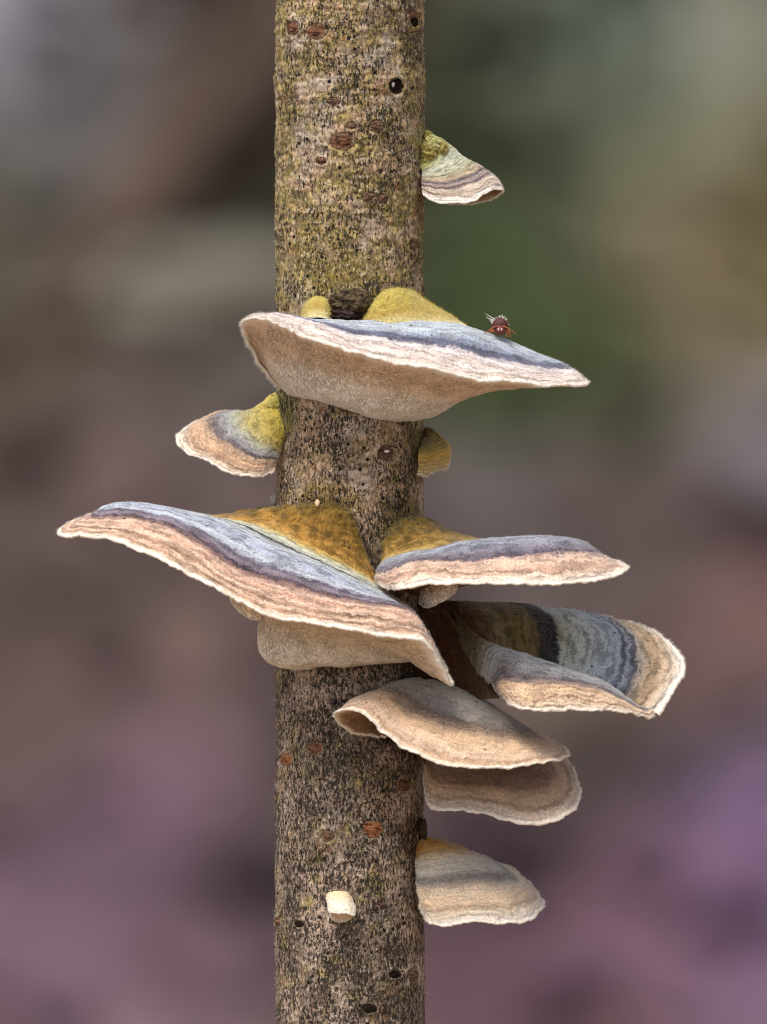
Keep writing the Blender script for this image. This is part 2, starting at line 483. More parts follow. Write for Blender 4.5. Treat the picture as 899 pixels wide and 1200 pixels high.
# pale and dark colour patches over the bank's litter and moss: (px, py, radius x, radius y, colour)
PATCH = [
 (0, 0, 90, 70, (168, 168, 178)), (60, 120, 110, 110, (104, 102, 104)), (140, 60, 90, 120, (92, 88, 88)),
 (20, 330, 90, 100, (92, 84, 72)), (260, 120, 60, 160, (56, 44, 40)), (300, 30, 60, 80, (56, 44, 36)), (270, 260, 70, 50, (50, 48, 34)),
 (320, 250, 60, 60, (48, 48, 26)), (235, 345, 100, 50, (118, 114, 106)), (150, 410, 90, 60, (92, 82, 76)), (40, 470, 110, 60, (84, 70, 66)),
 (250, 450, 90, 60, (104, 98, 96)), (130, 560, 150, 50, (100, 86, 86)), (40, 700, 100, 50, (64, 56, 52)), (230, 690, 110, 60, (86, 76, 74)), (130, 790, 100, 50, (104, 86, 88)),
 (60, 860, 90, 60, (88, 76, 72)), (170, 930, 70, 45, (126, 104, 118)), (120, 1010, 90, 50, (92, 76, 90)), (300, 1010, 55, 60, (56, 44, 46)), (250, 1060, 60, 50, (74, 58, 66)),
 (60, 1100, 110, 50, (122, 102, 116)), (200, 1160, 110, 50, (120, 102, 112)), (30, 1200, 110, 60, (134, 112, 124)),
 (430, 200, 60, 250, (48, 46, 34)), (540, 40, 45, 90, (58, 56, 46)), (545, 180, 55, 120, (54, 64, 40)), (545, 380, 80, 90, (70, 92, 54)), (660, 260, 60, 140, (78, 84, 66)),
 (720, 60, 90, 80, (116, 128, 118)), (850, 50, 80, 80, (134, 132, 122)), (630, 40, 50, 60, (96, 98, 90)), (800, 150, 90, 70, (112, 112, 92)), (790, 290, 80, 90, (116, 106, 90)), (880, 300, 60, 100, (114, 104, 78)),
 (650, 430, 90, 60, (72, 84, 52)), (750, 520, 80, 50, (70, 68, 50)), (870, 540, 55, 70, (126, 120, 128)), (850, 420, 60, 40, (98, 92, 80)),
 (600, 580, 120, 50, (98, 92, 94)), (760, 640, 110, 50, (86, 78, 76)), (870, 680, 70, 60, (110, 86, 86)), (640, 690, 90, 40, (92, 84, 84)), (850, 770, 70, 50, (112, 92, 90)),
 (820, 870, 110, 45, (54, 44, 42)), (700, 920, 70, 40, (62, 54, 50)), (620, 990, 70, 60, (60, 50, 54)), (760, 985, 60, 40, (88, 72, 84)), (880, 960, 70, 70, (136, 118, 146)), (780, 1060, 100, 50, (126, 100, 114)),
 (620, 1130, 90, 50, (88, 66, 78)), (540, 1050, 60, 60, (72, 56, 62)), (760, 1170, 120, 50, (122, 98, 108)), (880, 1150, 80, 70, (112, 94, 118)), (560, 1190, 70, 50, (96, 76, 84)), (420, 700, 100, 300, (80, 68, 70)),
]
PA = np.array([p[:4] for p in PATCH], float); PC = np.array([lin(p[4]) for p in PATCH])
PC = np.clip(PC.mean(1, keepdims=True) + 1.4 * (PC - PC.mean(1, keepdims=True)), 0.004, 1)
def litter(x, y, z):
    px, py = shot(x, y, z)
    p = np.stack([x, y, z], -1)
    n = np.clip(0.5 + 0.9 * fbm(p * 2.3, 2, 8), 0, 1)[..., None]
    m = np.clip(0.5 + 1.6 * noise(p * 1.1, 13), 0, 1)[..., None]
    base = (lin((184, 160, 136)) * n + lin((154, 130, 108)) * (1 - n)) * (1 - 0.25 * m) + 0.25 * m * lin((130, 124, 92))
    base = base * 0.8 / LIT  # ground outside the patches made paler to bounce light under the brackets
    wsum = np.full(px.shape, 0.02); acc = base * 0.02
    for a, c in zip(PA, PC):
        g = np.exp(-0.5 * (((px - a[0]) / a[2]) ** 2 + ((py - a[1]) / a[3]) ** 2) * 1.5)
        g = np.where(y > 3.2, g, 0)
        wsum = wsum + g; acc = acc + g[..., None] * c
    return np.clip(acc / wsum[..., None], 0.004, 0.9)

LIT = 0.51      # litter albedo against the photograph's tones
def litter_material():
    q = NT('leaf_litter'); c = q.coord()
    n = q.noise(c, 60, 5, 0.65)
    f = q.step(n, 0.25, 0.75, 0.75, 1.25)
    col = q.mix(1.0, q.attr('tint', 'Color'), q.xyz(f, f, f), 'MULTIPLY')
    q.put(q.b.inputs['Base Color'], col); q.b.inputs['Roughness'].default_value = 0.85
    q.put(q.b.inputs['Normal'], q.bump(n, 0.01, 0.5))
    return q.m
LITTER = litter_material()

def graded(a, b, fa, fb, step, far):
    """fine spacing between fa and fb, growing outside"""
    mid = list(np.arange(fa, fb, step)); lo, s = [fa], step
    while lo[-1] > a: s *= 1.25; lo.append(lo[-1] - min(s, far))
    hi, s = [fb], step
    while hi[-1] < b: s *= 1.25; hi.append(hi[-1] + min(s, far))
    return np.array(sorted(set(lo[1:] + mid + hi)))
gx = graded(-150, 150, -0.7, 0.7, 0.02, 12); gy = graded(-120, 200, 3.1, 5.2, 0.02, 12)
X, Y = np.meshgrid(gx, gy)
Z = bank_h(X, Y)
Z[Y > 25] += (Y[Y > 25] - 25) * 0.06
C = litter(X, Y, Z) * LIT
g = mesh_obj('ground', np.stack([X, Y, Z], -1).reshape(-1, 3), grid_faces(len(gy), len(gx)), LITTER, None, (0, 0, 0), colors=C.reshape(-1, 3))
g['kind'] = 'structure'; g['label'] = 'mauve brown woodland ground rising as a leafy bank, out of focus'

def leaves(name, n, xr, yr, smin, smax, seed, up=0.35, lift=0.012, bright=1.0, flt=None):
    r = np.random.default_rng(seed)
    x = r.uniform(*xr, n); y = r.uniform(*yr, n); z = bank_h(x, y)
    if flt is not None:
        k = flt(x, y, z); x, y, z = x[k], y[k], z[k]; n = len(x)
    e = 0.02
    gxn = (bank_h(x + e, y) - bank_h(x - e, y)) / (2 * e); gyn = (bank_h(x, y + e) - bank_h(x, y - e)) / (2 * e)
    N = np.stack([-gxn, -gyn, np.ones(n)], -1); N += r.normal(0, up, (n, 3)); N /= np.linalg.norm(N, axis=1)[:, None]
    T = np.cross(N, r.normal(size=(n, 3))); T /= np.linalg.norm(T, axis=1)[:, None]; B = np.cross(N, T)
    L = r.uniform(smin, smax, n); W = L * r.uniform(0.45, 0.7, n); curl = r.uniform(-0.25, 0.5, n)
    prof = [(-0.5, 0.0), (-0.25, 0.42), (0.05, 0.5), (0.3, 0.33), (0.5, 0.02)]
    base = np.stack([x, y, z], -1) + N * r.uniform(0.3, 1.0, n)[:, None] * lift
    V = []
    for a, b in prof:
        for s in (-1, 0, 1):
            V.append(base + T * (a * L)[:, None] + B * (s * b * W)[:, None] + N * ((abs(s) * b * curl + a * a * curl) * W)[:, None])
    V = np.stack(V, 1)
    f = []
    for i in range(4):
        for j in range(2):
            f.append((i * 3 + j, i * 3 + j + 1, (i + 1) * 3 + j + 1, (i + 1) * 3 + j))
    F = (np.array(f)[None] + (np.arange(n) * 15)[:, None, None]).reshape(-1, 4)
    c = litter(x, y, z) * LIT * bright * np.exp(r.normal(0, 0.16, (n, 1))) * np.exp(r.normal(0, 0.04, (n, 3)))
    c = np.repeat(np.clip(c, 0, 0.8), 15, 0)
    o = mesh_obj(name, V.reshape(-1, 3), F, LITTER, None, (0, 0, 0), colors=c, kind='stuff')
    return o
def isgreen(x, y, z):
    c = litter(x, y, z); return c[:, 1] > c[:, 0] * 1.06
o = leaves('leaf_litter', 7000, (-2.2, 2.2), (3.2, 5.6), 0.03, 0.065, 3)
o['label'] = 'fallen leaves covering the blurred bank behind the stem'; o['category'] = 'leaf litter'
o = leaves('leaf_litter', 3500, (-2.5, 2.5), (-1.4, 3.2), 0.03, 0.065, 4)
o['label'] = 'fallen leaves on the flat ground around the foot of the stem'; o['category'] = 'leaf litter'
o = leaves('moss', 30000, (-0.6, 1.2), (3.4, 5.2), 0.008, 0.02, 5, up=0.9, lift=0.025, flt=isgreen)
o['label'] = 'dark green moss on the blurred bank right of the stem'; o['category'] = 'moss'

def at_bank(px, py, lift=0.0):
    """point on the bank that lies behind a photograph position"""
    lo, hi = 3.0, 8.0
    for _ in range(40):
        m = (lo + hi) / 2; k = S * (m + D) / 2.0
        x, z = (px - CX) * k, ZC + (CY - py) * k
        if z < float(bank_h(np.array(x), np.array(m))): hi = m
        else: lo = m
    return np.array([x, m - lift, z + lift * 0.4])

def tube(name, pts, rad, mat, parent, origin, ns=24, amp=0.0, nf=60, steps=60):
    pts = np.asarray(pts, float); rad = np.asarray(rad, float); t = np.arange(len(pts), dtype=float); ts = np.linspace(0, len(pts) - 1, steps)
    P = catmull(pts, t, ts); R = catmull(rad, t, ts)
    T = np.gradient(P, axis=0); T /= np.linalg.norm(T, axis=1)[:, None]
    ref = np.array([0.3, 0.9, 0.2]); a = np.cross(T, ref); a /= np.linalg.norm(a, axis=1)[:, None]; b = np.cross(T, a)
    th = np.linspace(0, 2 * np.pi, ns, endpoint=False)
    dirs = a[:, None] * np.cos(th)[None, :, None] + b[:, None] * np.sin(th)[None, :, None]
    V = P[:, None] + dirs * R[:, None, None]
    if amp: V = V + dirs * (amp * fbm(V * nf, 3, 71))[..., None]
    V = V.reshape(-1, 3); F = grid_faces(steps, ns, True)
    n = len(V); V = np.concatenate([V, P[:1], P[-1:]])
    caps = [(i, (i + 1) % ns, n, n) for i in range(ns)] + [((steps - 1) * ns + (i + 1) % ns, (steps - 1) * ns + i, n + 1, n + 1) for i in range(ns)]
    me_f = [tuple(f) for f in F] + [c[:3] for c in caps]
    me = bpy.data.meshes.new(name); me.from_pydata([tuple(v - np.asarray(origin)) for v in V], [], me_f)
    me.polygons.foreach_set('use_smooth', np.ones(len(me.polygons), bool)); me.materials.append(mat)
    o = bpy.data.objects.new(name, me); COL.objects.link(o)
    if parent is not None: o.parent = parent
    else: o.location = origin
    return o

DARKBARK = plain('dark_bark', (76, 62, 54), 0.85, 0.3, 60, 0.004)
pts = [at_bank(430, -260, .02), at_bank(330, 20, .02), at_bank(255, 140, .02), at_bank(170, 250, .02), at_bank(60, 390, .01)]
br = thing('fallen_branch', 'dark brown fallen branch slanting down the bank at upper left, blurred', 'branch', tuple(pts[-1]))
tube('trunk', pts, [0.044, 0.036, 0.027, 0.018, 0.008], DARKBARK, br, pts[-1], amp=0.006, nf=30)
tube('side_branch', [pts[1], at_bank(200, 60, .10), at_bank(120, 130, .10)], [0.012, 0.008, 0.004], DARKBARK, br, pts[-1], ns=12)

def blob(name, center, rad, mat, parent=None, origin=(0, 0, 0), nu=40, nv=24, amp=0.1, freq=2.0, seed=1, squash=None):
    """displaced ellipsoid, metres"""
    th = np.linspace(0, 2 * np.pi, nu, endpoint=False); ph = np.linspace(0.02, np.pi - 0.02, nv)
    n = np.stack([np.sin(ph)[:, None] * np.cos(th), np.sin(ph)[:, None] * np.sin(th), np.cos(ph)[:, None] * np.ones(nu)], -1)
    V = n * (1 + amp * fbm(n * freq, 3, seed))[..., None] * np.asarray(rad, float)
    V = V + np.asarray(center, float)
    return mesh_obj(name, V.reshape(-1, 3), np.concatenate([grid_faces(nv, nu, True)]), mat, parent, origin)
STONE = plain('stone', (102, 98, 88), 0.8, 0.25, 80, 0.003)
p = at_bank(235, 350, -.01)
o = blob('stone', p, (0.07, 0.045, 0.028), STONE, None, p, amp=0.35, seed=5)
o['label'] = 'pale grey stone on the bank at left above the left bracket, blurred'; o['category'] = 'stone'

# ------------------------------------------------------------------ the stem
def srad(th, y):
    """stem radius in px at angle th (0 faces the camera) and photo height y"""
    p = np.stack([np.sin(th) * 90, y + 0 * th, np.cos(th) * 90], -1)
    r = R0 + 1.6 * noise(p * np.array([1/60, 1/160, 1/60]), 1) + 1.0 * noise(p / 30.0, 2)
    r = r + 3.4 * noise(p * np.array([1/110, 1/55, 1/110]), 12) + 1.2 * np.exp(-((y - 95) / 14) ** 2) + 1.6 * np.exp(-((y - 345) / 16) ** 2)
    r = r + np.where(y < 0, 0.002 * y, 0) + np.where(y > 1200, 0.004 * (y - 1200), 0)
    return r
SCARS = [(344, 33, 9, 10, 'r'), (371, 37, 15, 11, 'r'), (401, 166, 18, 12, 'r'), (441, 148, 10, 8, 'b'), (391, 119, 9, 5, 'b'),
        (377, 189, 7, 5, 'r'), (432, 231, 10, 8, 'b'), (449, 232, 8, 8, 'b'), (484, 287, 6, 8, 'b'), (336, 890, 9, 9, 'o'), (369, 877, 12, 9, 'r'),
        (437, 972, 15, 12, 'o'), (384, 980, 9, 8, 'b'), (473, 920, 10, 9, 'r'), (483, 15, 7, 7, 'r'), (484, 1143, 7, 10, 'b'), (326, 1080, 4, 6, 'r'), (411, 148, 7, 5, 'b')]
PITS = [(463, 1142, 8.5, 5.5), (433, 1182, 9.5, 6), (351, 1083, 6, 4.5), (486, 26, 5.5, 7)]
HOLES = [(465, 101, 8, 8.5, 7), (456, 531, 12, 9, 7), (486, 22, 6, 7, 5)]
def bark_mesh(mat, parent, org):
    nt_ = 460
    th = np.linspace(0, 2 * np.pi, nt_, endpoint=False)
    rows = list(np.arange(-60, 1262, 1.45)); s = 1.45
    while rows[-1] < 600 + ZC / S + 60: s = min(s * 1.2, 60); rows.append(rows[-1] + s)
    s = 1.45; top = [-60]
    while top[-1] > -3200: s = min(s * 1.2, 60); top.append(top[-1] - s)
    rows = np.array(sorted(top[1:] + rows))
    TH, YY = np.meshgrid(th, rows)
    p = np.stack([np.sin(TH) * 88, YY, np.cos(TH) * 88], -1)
    R = srad(TH, YY)
    R = R + 0.9 * np.clip(noise(p * np.array([1/3.6, 1/9.0, 1/3.6]), 3), -0.5, 0.5)          # short upright fissures
    R = R + (0.8 + 1.2 * (YY < 280)) * noise(p * np.array([1/24., 1/5.5, 1/24.]), 4)                                   # crosswise wrinkles
    R = R + 0.9 * noise(p / 2.4, 6) + 1.6 * noise(p / 5.5, 16)
    R = R + 0.9 * np.clip(noise(p / 11.0, 7) - 0.1, 0, 1)
    front = np.cos(TH) > 0
    x = AX + R * np.sin(TH)
    for hx, hy, rx, ry, dep in HOLES:
        q = ((x - hx) / rx) ** 2 + ((YY - hy) / ry) ** 2
        R = R - np.where(front, dep * np.clip(1.25 - q, 0, 1) ** 0.5, 0)
        R = R + np.where(front, 1.2 * np.exp(-((np.sqrt(q) - 1.35) / 0.22) ** 2), 0)
    for q_ in SCARS + PITS:
        hx, hy, rx, ry = q_[:4]
        q = np.sqrt(((x - hx) / rx) ** 2 + ((YY - hy) / ry) ** 2)
        R = R + np.where(front, 1.5 * np.exp(-((q - 1.15) / 0.3) ** 2) - 1.2 * (q < 0.85), 0)
    V = np.stack([AX + R * np.sin(TH), YY, R * np.cos(TH)], -1)
    return mesh_obj('bark', world(V).reshape(-1, 3), grid_faces(len(rows), nt_, True), mat, parent, org)

def bark_material():
    q = NT('bark'); c = q.coord(); xyz = q.sep(c)
    py = q.math('SUBTRACT', 600.0 + ZC / S, q.math('DIVIDE', xyz[2], S))            # photo height along the stem
    up = q.vmul(c, (1000, 1000, 420)); ac = q.vmul(c, (380, 380, 1000))
    big = q.noise(c, 140, 3, 0.6); big2 = q.noise(q.vadd(c, (0.3, 0.1, 0.7)), 170, 3, 0.6); med = q.noise(c, 420, 4, 0.65)
    low = q.step(py, 560, 820)
    col = q.mix(q.step(big, 0.38, 0.62), tuple(lin((140, 120, 92))), tuple(lin((184, 154, 126))))
    col = q.mix(q.step(big2, 0.5, 0.68, 0.0, 0.7), col, tuple(lin((180, 168, 156))))
    col = q.mix(q.step(big2, 0.48, 0.3, 0.0, 0.6), col, tuple(lin((106, 88, 66))))
    col = q.mix(q.math('MULTIPLY', low, 0.75), col, q.mix(q.step(big, 0.4, 0.6), tuple(lin((122, 106, 94))), tuple(lin((172, 152, 138)))))
    # ochre and olive algae, thicker high up and on the weather side (left)
    wz = q.step(py, 340, 560, 0.13, 0.0); wx = q.step(xyz[0], -0.006, -0.014, 0.0, 0.12)
    al = q.math('ADD', q.math('ADD', med, wz), wx)
    am = q.step(q.math('ADD', al, q.math('MULTIPLY', q.math('SUBTRACT', big2, 0.5), -0.5)), 0.50, 0.72, 0.0, 0.85)
    algae = q.mix(q.step(q.noise(c, 900, 3), 0.4, 0.6), tuple(lin((106, 98, 44))), tuple(lin((172, 150, 90))))
    col = q.mix(am, col, algae)
    for (x_, y_, d_, r_, c_) in [(380, 597, 82, 46, (122, 100, 36)), (475, 610, 60, 42, (122, 100, 36)), (330, 478, 35, 40, (120, 112, 40)), (405, 352, 87, 62, (128, 110, 48)),
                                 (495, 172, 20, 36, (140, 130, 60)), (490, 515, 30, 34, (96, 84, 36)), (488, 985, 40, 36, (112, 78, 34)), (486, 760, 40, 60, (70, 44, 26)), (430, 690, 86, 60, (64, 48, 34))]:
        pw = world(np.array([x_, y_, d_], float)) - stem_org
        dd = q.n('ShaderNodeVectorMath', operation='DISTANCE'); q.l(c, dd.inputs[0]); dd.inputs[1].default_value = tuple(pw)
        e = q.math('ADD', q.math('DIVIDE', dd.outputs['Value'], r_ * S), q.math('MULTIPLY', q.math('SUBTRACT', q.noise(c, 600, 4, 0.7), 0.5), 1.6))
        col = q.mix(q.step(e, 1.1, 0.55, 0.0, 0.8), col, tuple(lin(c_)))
    # crosswise wrinkles and streaks
    wr = q.noise(ac, 0.45, 4, 0.65)
    col = q.mix(q.step(wr, 0.46, 0.34, 0.0, 0.65), col, tuple(lin((78, 64, 50))))
    col = q.mix(q.step(wr, 0.58, 0.70, 0.0, 0.55), col, tuple(lin((206, 188, 164))))
    # rusty blotches
    ru = q.step(q.noise(q.vadd(c, (0.9, 0.2, 0.4)), 260, 3), 0.60, 0.72, 0.0, 0.6)
    col = q.mix(ru, col, tuple(lin((130, 86, 56))))
    # grain: tone changes from fibre to fibre
    gn = q.noise(up, 1.5, 6, 0.8)
    gf = q.step(gn, 0.34, 0.66, 0.52, 1.42)
    col = q.mix(1.0, col, q.xyz(gf, gf, gf), 'MULTIPLY')
    # pale flecks
    fl = q.noise(up, 3.2, 4, 0.75)
    col = q.mix(q.step(fl, 0.545, 0.64, 0.0, 0.62), col, tuple(lin((220, 208, 186))))
    # black specks (short, upright), finer crust and dark pin dots
    dn = q.math('ADD', q.noise(q.vadd(c, (0.5, 0.5, 0.1)), 210, 3, 0.6), q.math('MULTIPLY', low, 0.09))
    s1 = q.noise(q.vadd(up, (3.1, 7.7, 1.9)), 3.1, 4, 0.75)
    th = q.step(dn, 0.3, 0.7, 0.59, 0.485)
    sm = q.step(s1, th, q.math('ADD', th, 0.04), 0.0, 0.93)
    s2 = q.noise(q.vadd(c, (0.7, 0.1, 0.3)), 4200, 2, 0.6)
    sm = q.math('MAXIMUM', sm, q.step(s2, q.math('ADD', th, 0.05), q.math('ADD', th, 0.1), 0.0, 0.85))
    col = q.mix(sm, col, tuple(lin((27, 22, 19))))
    vd = q.vor(q.vadd(c, (0.2, 0.3, 0.4)), 620)
    pm = q.math('MULTIPLY', q.step(vd, 0.2, 0.12), q.step(q.noise(c, 330, 1), 0.48, 0.56))
    col = q.mix(pm, col, tuple(lin((20, 17, 16))))
    q.put(q.b.inputs['Base Color'], col)
    q.b.inputs['Roughness'].default_value = 0.78; q.b.inputs['Specular IOR Level'].default_value = 0.3
    h = q.math('SUBTRACT', q.math('ADD', q.math('MULTIPLY', fl, 0.8), q.math('MULTIPLY', wr, 0.6)), q.math('ADD', q.math('MULTIPLY', sm, 0.5), q.math('MULTIPLY', pm, 0.6)))
    q.put(q.b.inputs['Normal'], q.bump(h, 0.00034, 1.0))
    return q.m
stem_org = world(np.array([AX, 600 + ZC / S, 0.0]))
stem_org[2] = 0.0
BARK = bark_material()
stem = thing('dead_stem', 'upright dead sapling stem with speckled grey and olive bark carrying the fungi', 'stem', tuple(stem_org))
bark_o = bark_mesh(BARK, stem, stem_org)

def scar(name, cx, cy, rx, ry, mat, prof, amp=0.6, nr=12, na=36, parent=None, seed=1, lift=0.3):
    """a small lens-shaped patch following the curve of the stem; prof(r) is its height in px"""
    r = np.linspace(0.02, 1, nr)[:, None]; a = np.linspace(0, 2 * np.pi, na, endpoint=False)[None, :]
    wob = 1 + 0.42 * noise(np.stack([np.cos(a) * 1.4, np.sin(a) * 1.4, a * 0 + seed * 3.7], -1), seed)
    x = cx + r * rx * np.cos(a) * wob; y = cy + r * ry * np.sin(a) * wob
    s = np.clip((x - AX) / R0, -0.985, 0.985); th = np.arcsin(s)
    rr = srad(th, y) + lift + prof(r) + amp * fbm(np.stack([x / 3.2, y / 2.2, x * 0 + seed], -1), 2, seed) * np.clip(1.3 - r, 0, 1)
    V = np.stack([AX + rr * np.sin(th), y, rr * np.cos(th)], -1)
    return mesh_obj(name, world(V).reshape(-1, 3), grid_faces(nr, na, True), mat, parent or stem, stem_org, zone=np.broadcast_to(r, x.shape).ravel())

def scar_material(name, a, b, dark=(34, 24, 18)):
    q = NT(name); c = q.coord()
    n = q.noise(q.vmul(c, (700, 700, 1500)), 1.6, 4, 0.7)
    col = q.mix(q.step(n, 0.36, 0.6), tuple(lin(a)), tuple(lin(b)))
    col = q.mix(q.step(n, 0.44, 0.36, 0.0, 0.9), col, tuple(lin(dark)))
    e = q.math('ADD', q.attr('zone'), q.math('MULTIPLY', q.math('SUBTRACT', q.noise(c, 1500, 3, 0.7), 0.5), 1.1))
    col = q.mix(q.step(e, 0.62, 0.85, 0.0, 0.9), col, q.mix(q.step(q.noise(c, 2600, 2), 0.42, 0.55), tuple(lin((38, 30, 24))), tuple(lin((150, 130, 104)))))
    q.put(q.b.inputs['Base Color'], col); q.put(q.b.inputs['Normal'], q.bump(n, 0.0004, 1.0))
    return q.m
RUST = scar_material('lenticel_rust', (72, 44, 30), (118, 80, 58))
BROWN = scar_material('lenticel_brown', (70, 50, 38), (112, 86, 66))
ORANGE = scar_material('lenticel_orange', (100, 58, 34), (152, 98, 64))
BLACK = plain('hole_dark', (36, 29, 24), 1.0, 0.4, 2500, 0.0002, 0.0)  # shade inside holes and pits put into this dark colour
lens = lambda r: 1.6 * (1 - r ** 2) + 0.9 * np.sin(r * 9) * (1 - r) - 1.4 * r ** 5
for i, (x, y, rx, ry, m) in enumerate(SCARS):
    o = scar('lenticel', x, y, rx, ry, {'r': RUST, 'b': BROWN, 'o': ORANGE}[m], lens, parent=stem, seed=i + 1, amp=1.5, nr=18, na=44)
for i, (x, y, rx, ry) in enumerate(PITS):
    o = scar('bark_pit', x, y, rx, ry, BLACK, lambda r: 0.8 - 1.6 * r ** 3, parent=stem, seed=40 + i, amp=1.4)
for i, (x, y, rx, ry, dep) in enumerate(HOLES[:2]):
    o = scar('bore_hole', x, y, rx, ry, BLACK if i == 0 else BROWN, lambda r, dep=dep: -(dep - 4.0) * (1 - r ** 4) - 1.0, parent=stem, seed=50 + i, amp=1.0, lift=0.4)
WHITE = plain('spot_white', (226, 226, 228), 0.35, 0.1, 1500, 0.0001, 0.5)
def px_blob(name, c, rad, mat, parent, org, **kw):
    w = world(np.array(c, float)); return blob(name, w, (rad[0] * S, rad[2] * S, rad[1] * S), mat, parent, org, **kw)
px_blob('white_spot', (460.5, 99, 70), (1.9, 3.0, 1.2), WHITE, stem, stem_org, nu=20, nv=14, amp=0.5)  # small white spot on the upper hole
px_blob('white_spot', (453, 529, 74), (3.2, 1.6, 2.0), WHITE, stem, stem_org, nu=20, nv=14, amp=0.6)  # small white spot on the lower hole
px_blob('bark_chip', (372, 590, 84), (3, 4.5, 3), plain('pale_chip', (214, 186, 150), 0.8, 0.2, 2000), stem, stem_org, nu=16, nv=10, amp=0.5)
px_blob('bark_chip', (321, 586, 10), (4, 8, 4), plain('grey_chip', (190, 184, 176), 0.8, 0.2, 2000), stem, stem_org, nu=16, nv=10, amp=0.5)
# the dark mossy bud scar between the two yellow humps
KNOT = scar_material('knot_bark', (52, 40, 32), (88, 74, 50), (22, 16, 14))
px_blob('knot_and_cavity', (412, 354, 82), (25, 17, 17), KNOT, stem, stem_org, nu=90, nv=60, amp=0.35, freq=3.2)
px_blob('knot_and_cavity', (404, 369, 84), (22, 8, 16), plain('cavity_dark', (44, 26, 24), 0.55, 0.4, 1800, 0.0003), stem, stem_org, nu=60, nv=30, amp=0.4, freq=3)  # dark cavity: its shade put into the colour of a solid blob
px_blob('knot_and_cavity', (496, 972, 20), (5, 13, 24), KNOT, stem, stem_org, nu=60, nv=30, amp=0.35, freq=3)

# fine fibres standing off the stem's edge
rr = np.random.default_rng(5)
fp, fd = [], []
for _ in range(420):
    y = rr.uniform(0, 1200); sgn = rr.choice([-1, 1]); th = sgn * rr.uniform(1.2, 1.9)
    r_ = float(srad(np.array(th), np.array(y)))
    fp.append((AX + r_ * math.sin(th), y, r_ * math.cos(th))); fd.append((math.sin(th), rr.normal(0, .6), math.cos(th)))
fp = np.array(fp); fd = np.array(fd)
hairs('bark_fibre', fp, fd, fd, 4.0, 0.5, HAIR, stem, stem_org, 3)

# ------------------------------------------------------------------ the brackets
# -- big upper bracket, seen from its edge, underside showing
m = cap_material('cap_upper', [(0.0, (150, 150, 120)), (0.30, (176, 182, 180)), (0.42, (168, 176, 186)), (0.58, (172, 180, 188), .05), (0.66, (146, 154, 170), .15), (0.70, (88, 92, 112), .4), (0.745, (98, 98, 116), .45),
     (0.765, (190, 178, 180), .1), (0.80, (220, 206, 200)), (0.85, (196, 176, 168), .05), (0.90, (222, 206, 196)), (0.95, (190, 170, 156)), (1.0, (232, 222, 212)), (1.08, (236, 226, 216))], wob=0.035, fine=0.05)
top = [
 [(334,430,-5),(332,405,10),(332,390,30),(333,382,40),(337,378,48),(345,380,58),(355,382,68),(370,384,77),(400,386,86),(430,388,85),(455,388,75),(475,388,58),(487,385,40),(493,388,25),(495,390,15),(495,392,5),(495,392,-10),(492,392,-28),(485,390,-45)],
 [(333,440,5),(324,410,30),(315,380,60),(308,369,85),(315,369,100),(333,370,110),(350,372,115),(375,376,120),(415,380,125),(465,383,125),(505,385,122),(545,388,115),(580,397,100),(615,408,80),(640,417,62),(645,419,45),(615,411,15),(570,402,-5),(515,395,-25)],
 [(332,450,15),(318,425,45),(302,395,80),(292,378,110),(297,368.5,125),(320,367,140),(345,371,150),(370,379,160),(410,391,163),(460,400,163),(505,407,160),(550,416,150),(600,427,130),(640,434,105),(668,434,80),(670,432,60),(640,422,25),(590,412,-10),(525,402,-35)],
 [(331,458,25),(312,441,62),(294,413,100),(283,386,130),(289,373,150),(316,375,172),(341,386,182),(363,397,190),(402,408,198),(456,423,200),(505,431,196),(554,443,185),(603,447,165),(651,451,135),(684,450,100),(687,445,70),(662,435,30),(600,420,-20),(530,408,-50)]]
under = [
 [(332,459,24),(322,446,50),(310,430,76),(309,418,96),(316,415,112),(335,418,128),(355,424,138),(376,430,145),(408,440,150),(448,452,150),(486,460,142),(515,466,125),(543,468,104),(566,458,80),(585,446,56),(590,438,40),(575,425,15),(550,412,-12),(510,402,-40)],
 [(333,462,26),(334,462,32),(337,463,42),(342,464,54),(350,466,65),(362,468,76),(375,471,84),(390,475,90),(415,482,94),(440,489,92),(460,492,83),(476,493,70),(490,492,55),(499,486,40),(505,478,26),(507,470,14),(504,462,0),(500,455,-20),(492,448,-40)]]
rt, og, Qb, Nb = bracket('large upper bracket with blue grey top and broad tan pored underside, insect on it', top, under, m, PORE_TAN, nu=420, nv=130, thick=3.5, nhair=9000, seed=11, wave=1.6, ridge=1.0)
YEL = cap_material('yellow_algae', [(0.0, (160, 148, 70), .3), (0.3, (190, 172, 84), .12), (0.7, (184, 156, 76)), (0.9, (206, 190, 132)), (1.0, (212, 200, 150)), (1.08, (212, 200, 150))], lines=0.12, dots=0.5)
h1 = [[(428,372,80),(433,358,80),(444,343,77),(457,337,70),(470,336,61),(482,339,47),(491,346,33),(498,354,15)],
      [(427,374,90),(434,361,94),(446,348,94),(459,342,88),(472,341,79),(485,344,66),(497,351,48),(507,357,26)],
      [(427,377,99),(437,368,104),(450,361,104),(463,357,100),(478,356,91),(495,359,76),(513,363,57),(527,368,34)],
      [(430,383,107),(445,381,113),(460,382,113),(475,383,110),(495,384,101),(515,384,88),(538,383,70),(548,381,42)]]
patch_loft('yellow_hump', h1, YEL, rt, og, hair=2600, hlen=3.2, amp=1.6)
h2 = [[(354,366,64),(358,354,68),(367,347,74),(375,345.5,77),(382,348,79),(386,356,80),(387,366,80)],
      [(353,369,75),(358,359,84),(367,352,90),(375,351,92),(381,353,93),(386,360,92),(388,368,89)],
      [(355,374,88),(360,372,98),(368,372,103),(375,372,105),(381,373,105),(385,374,102),(388,375,96)]]
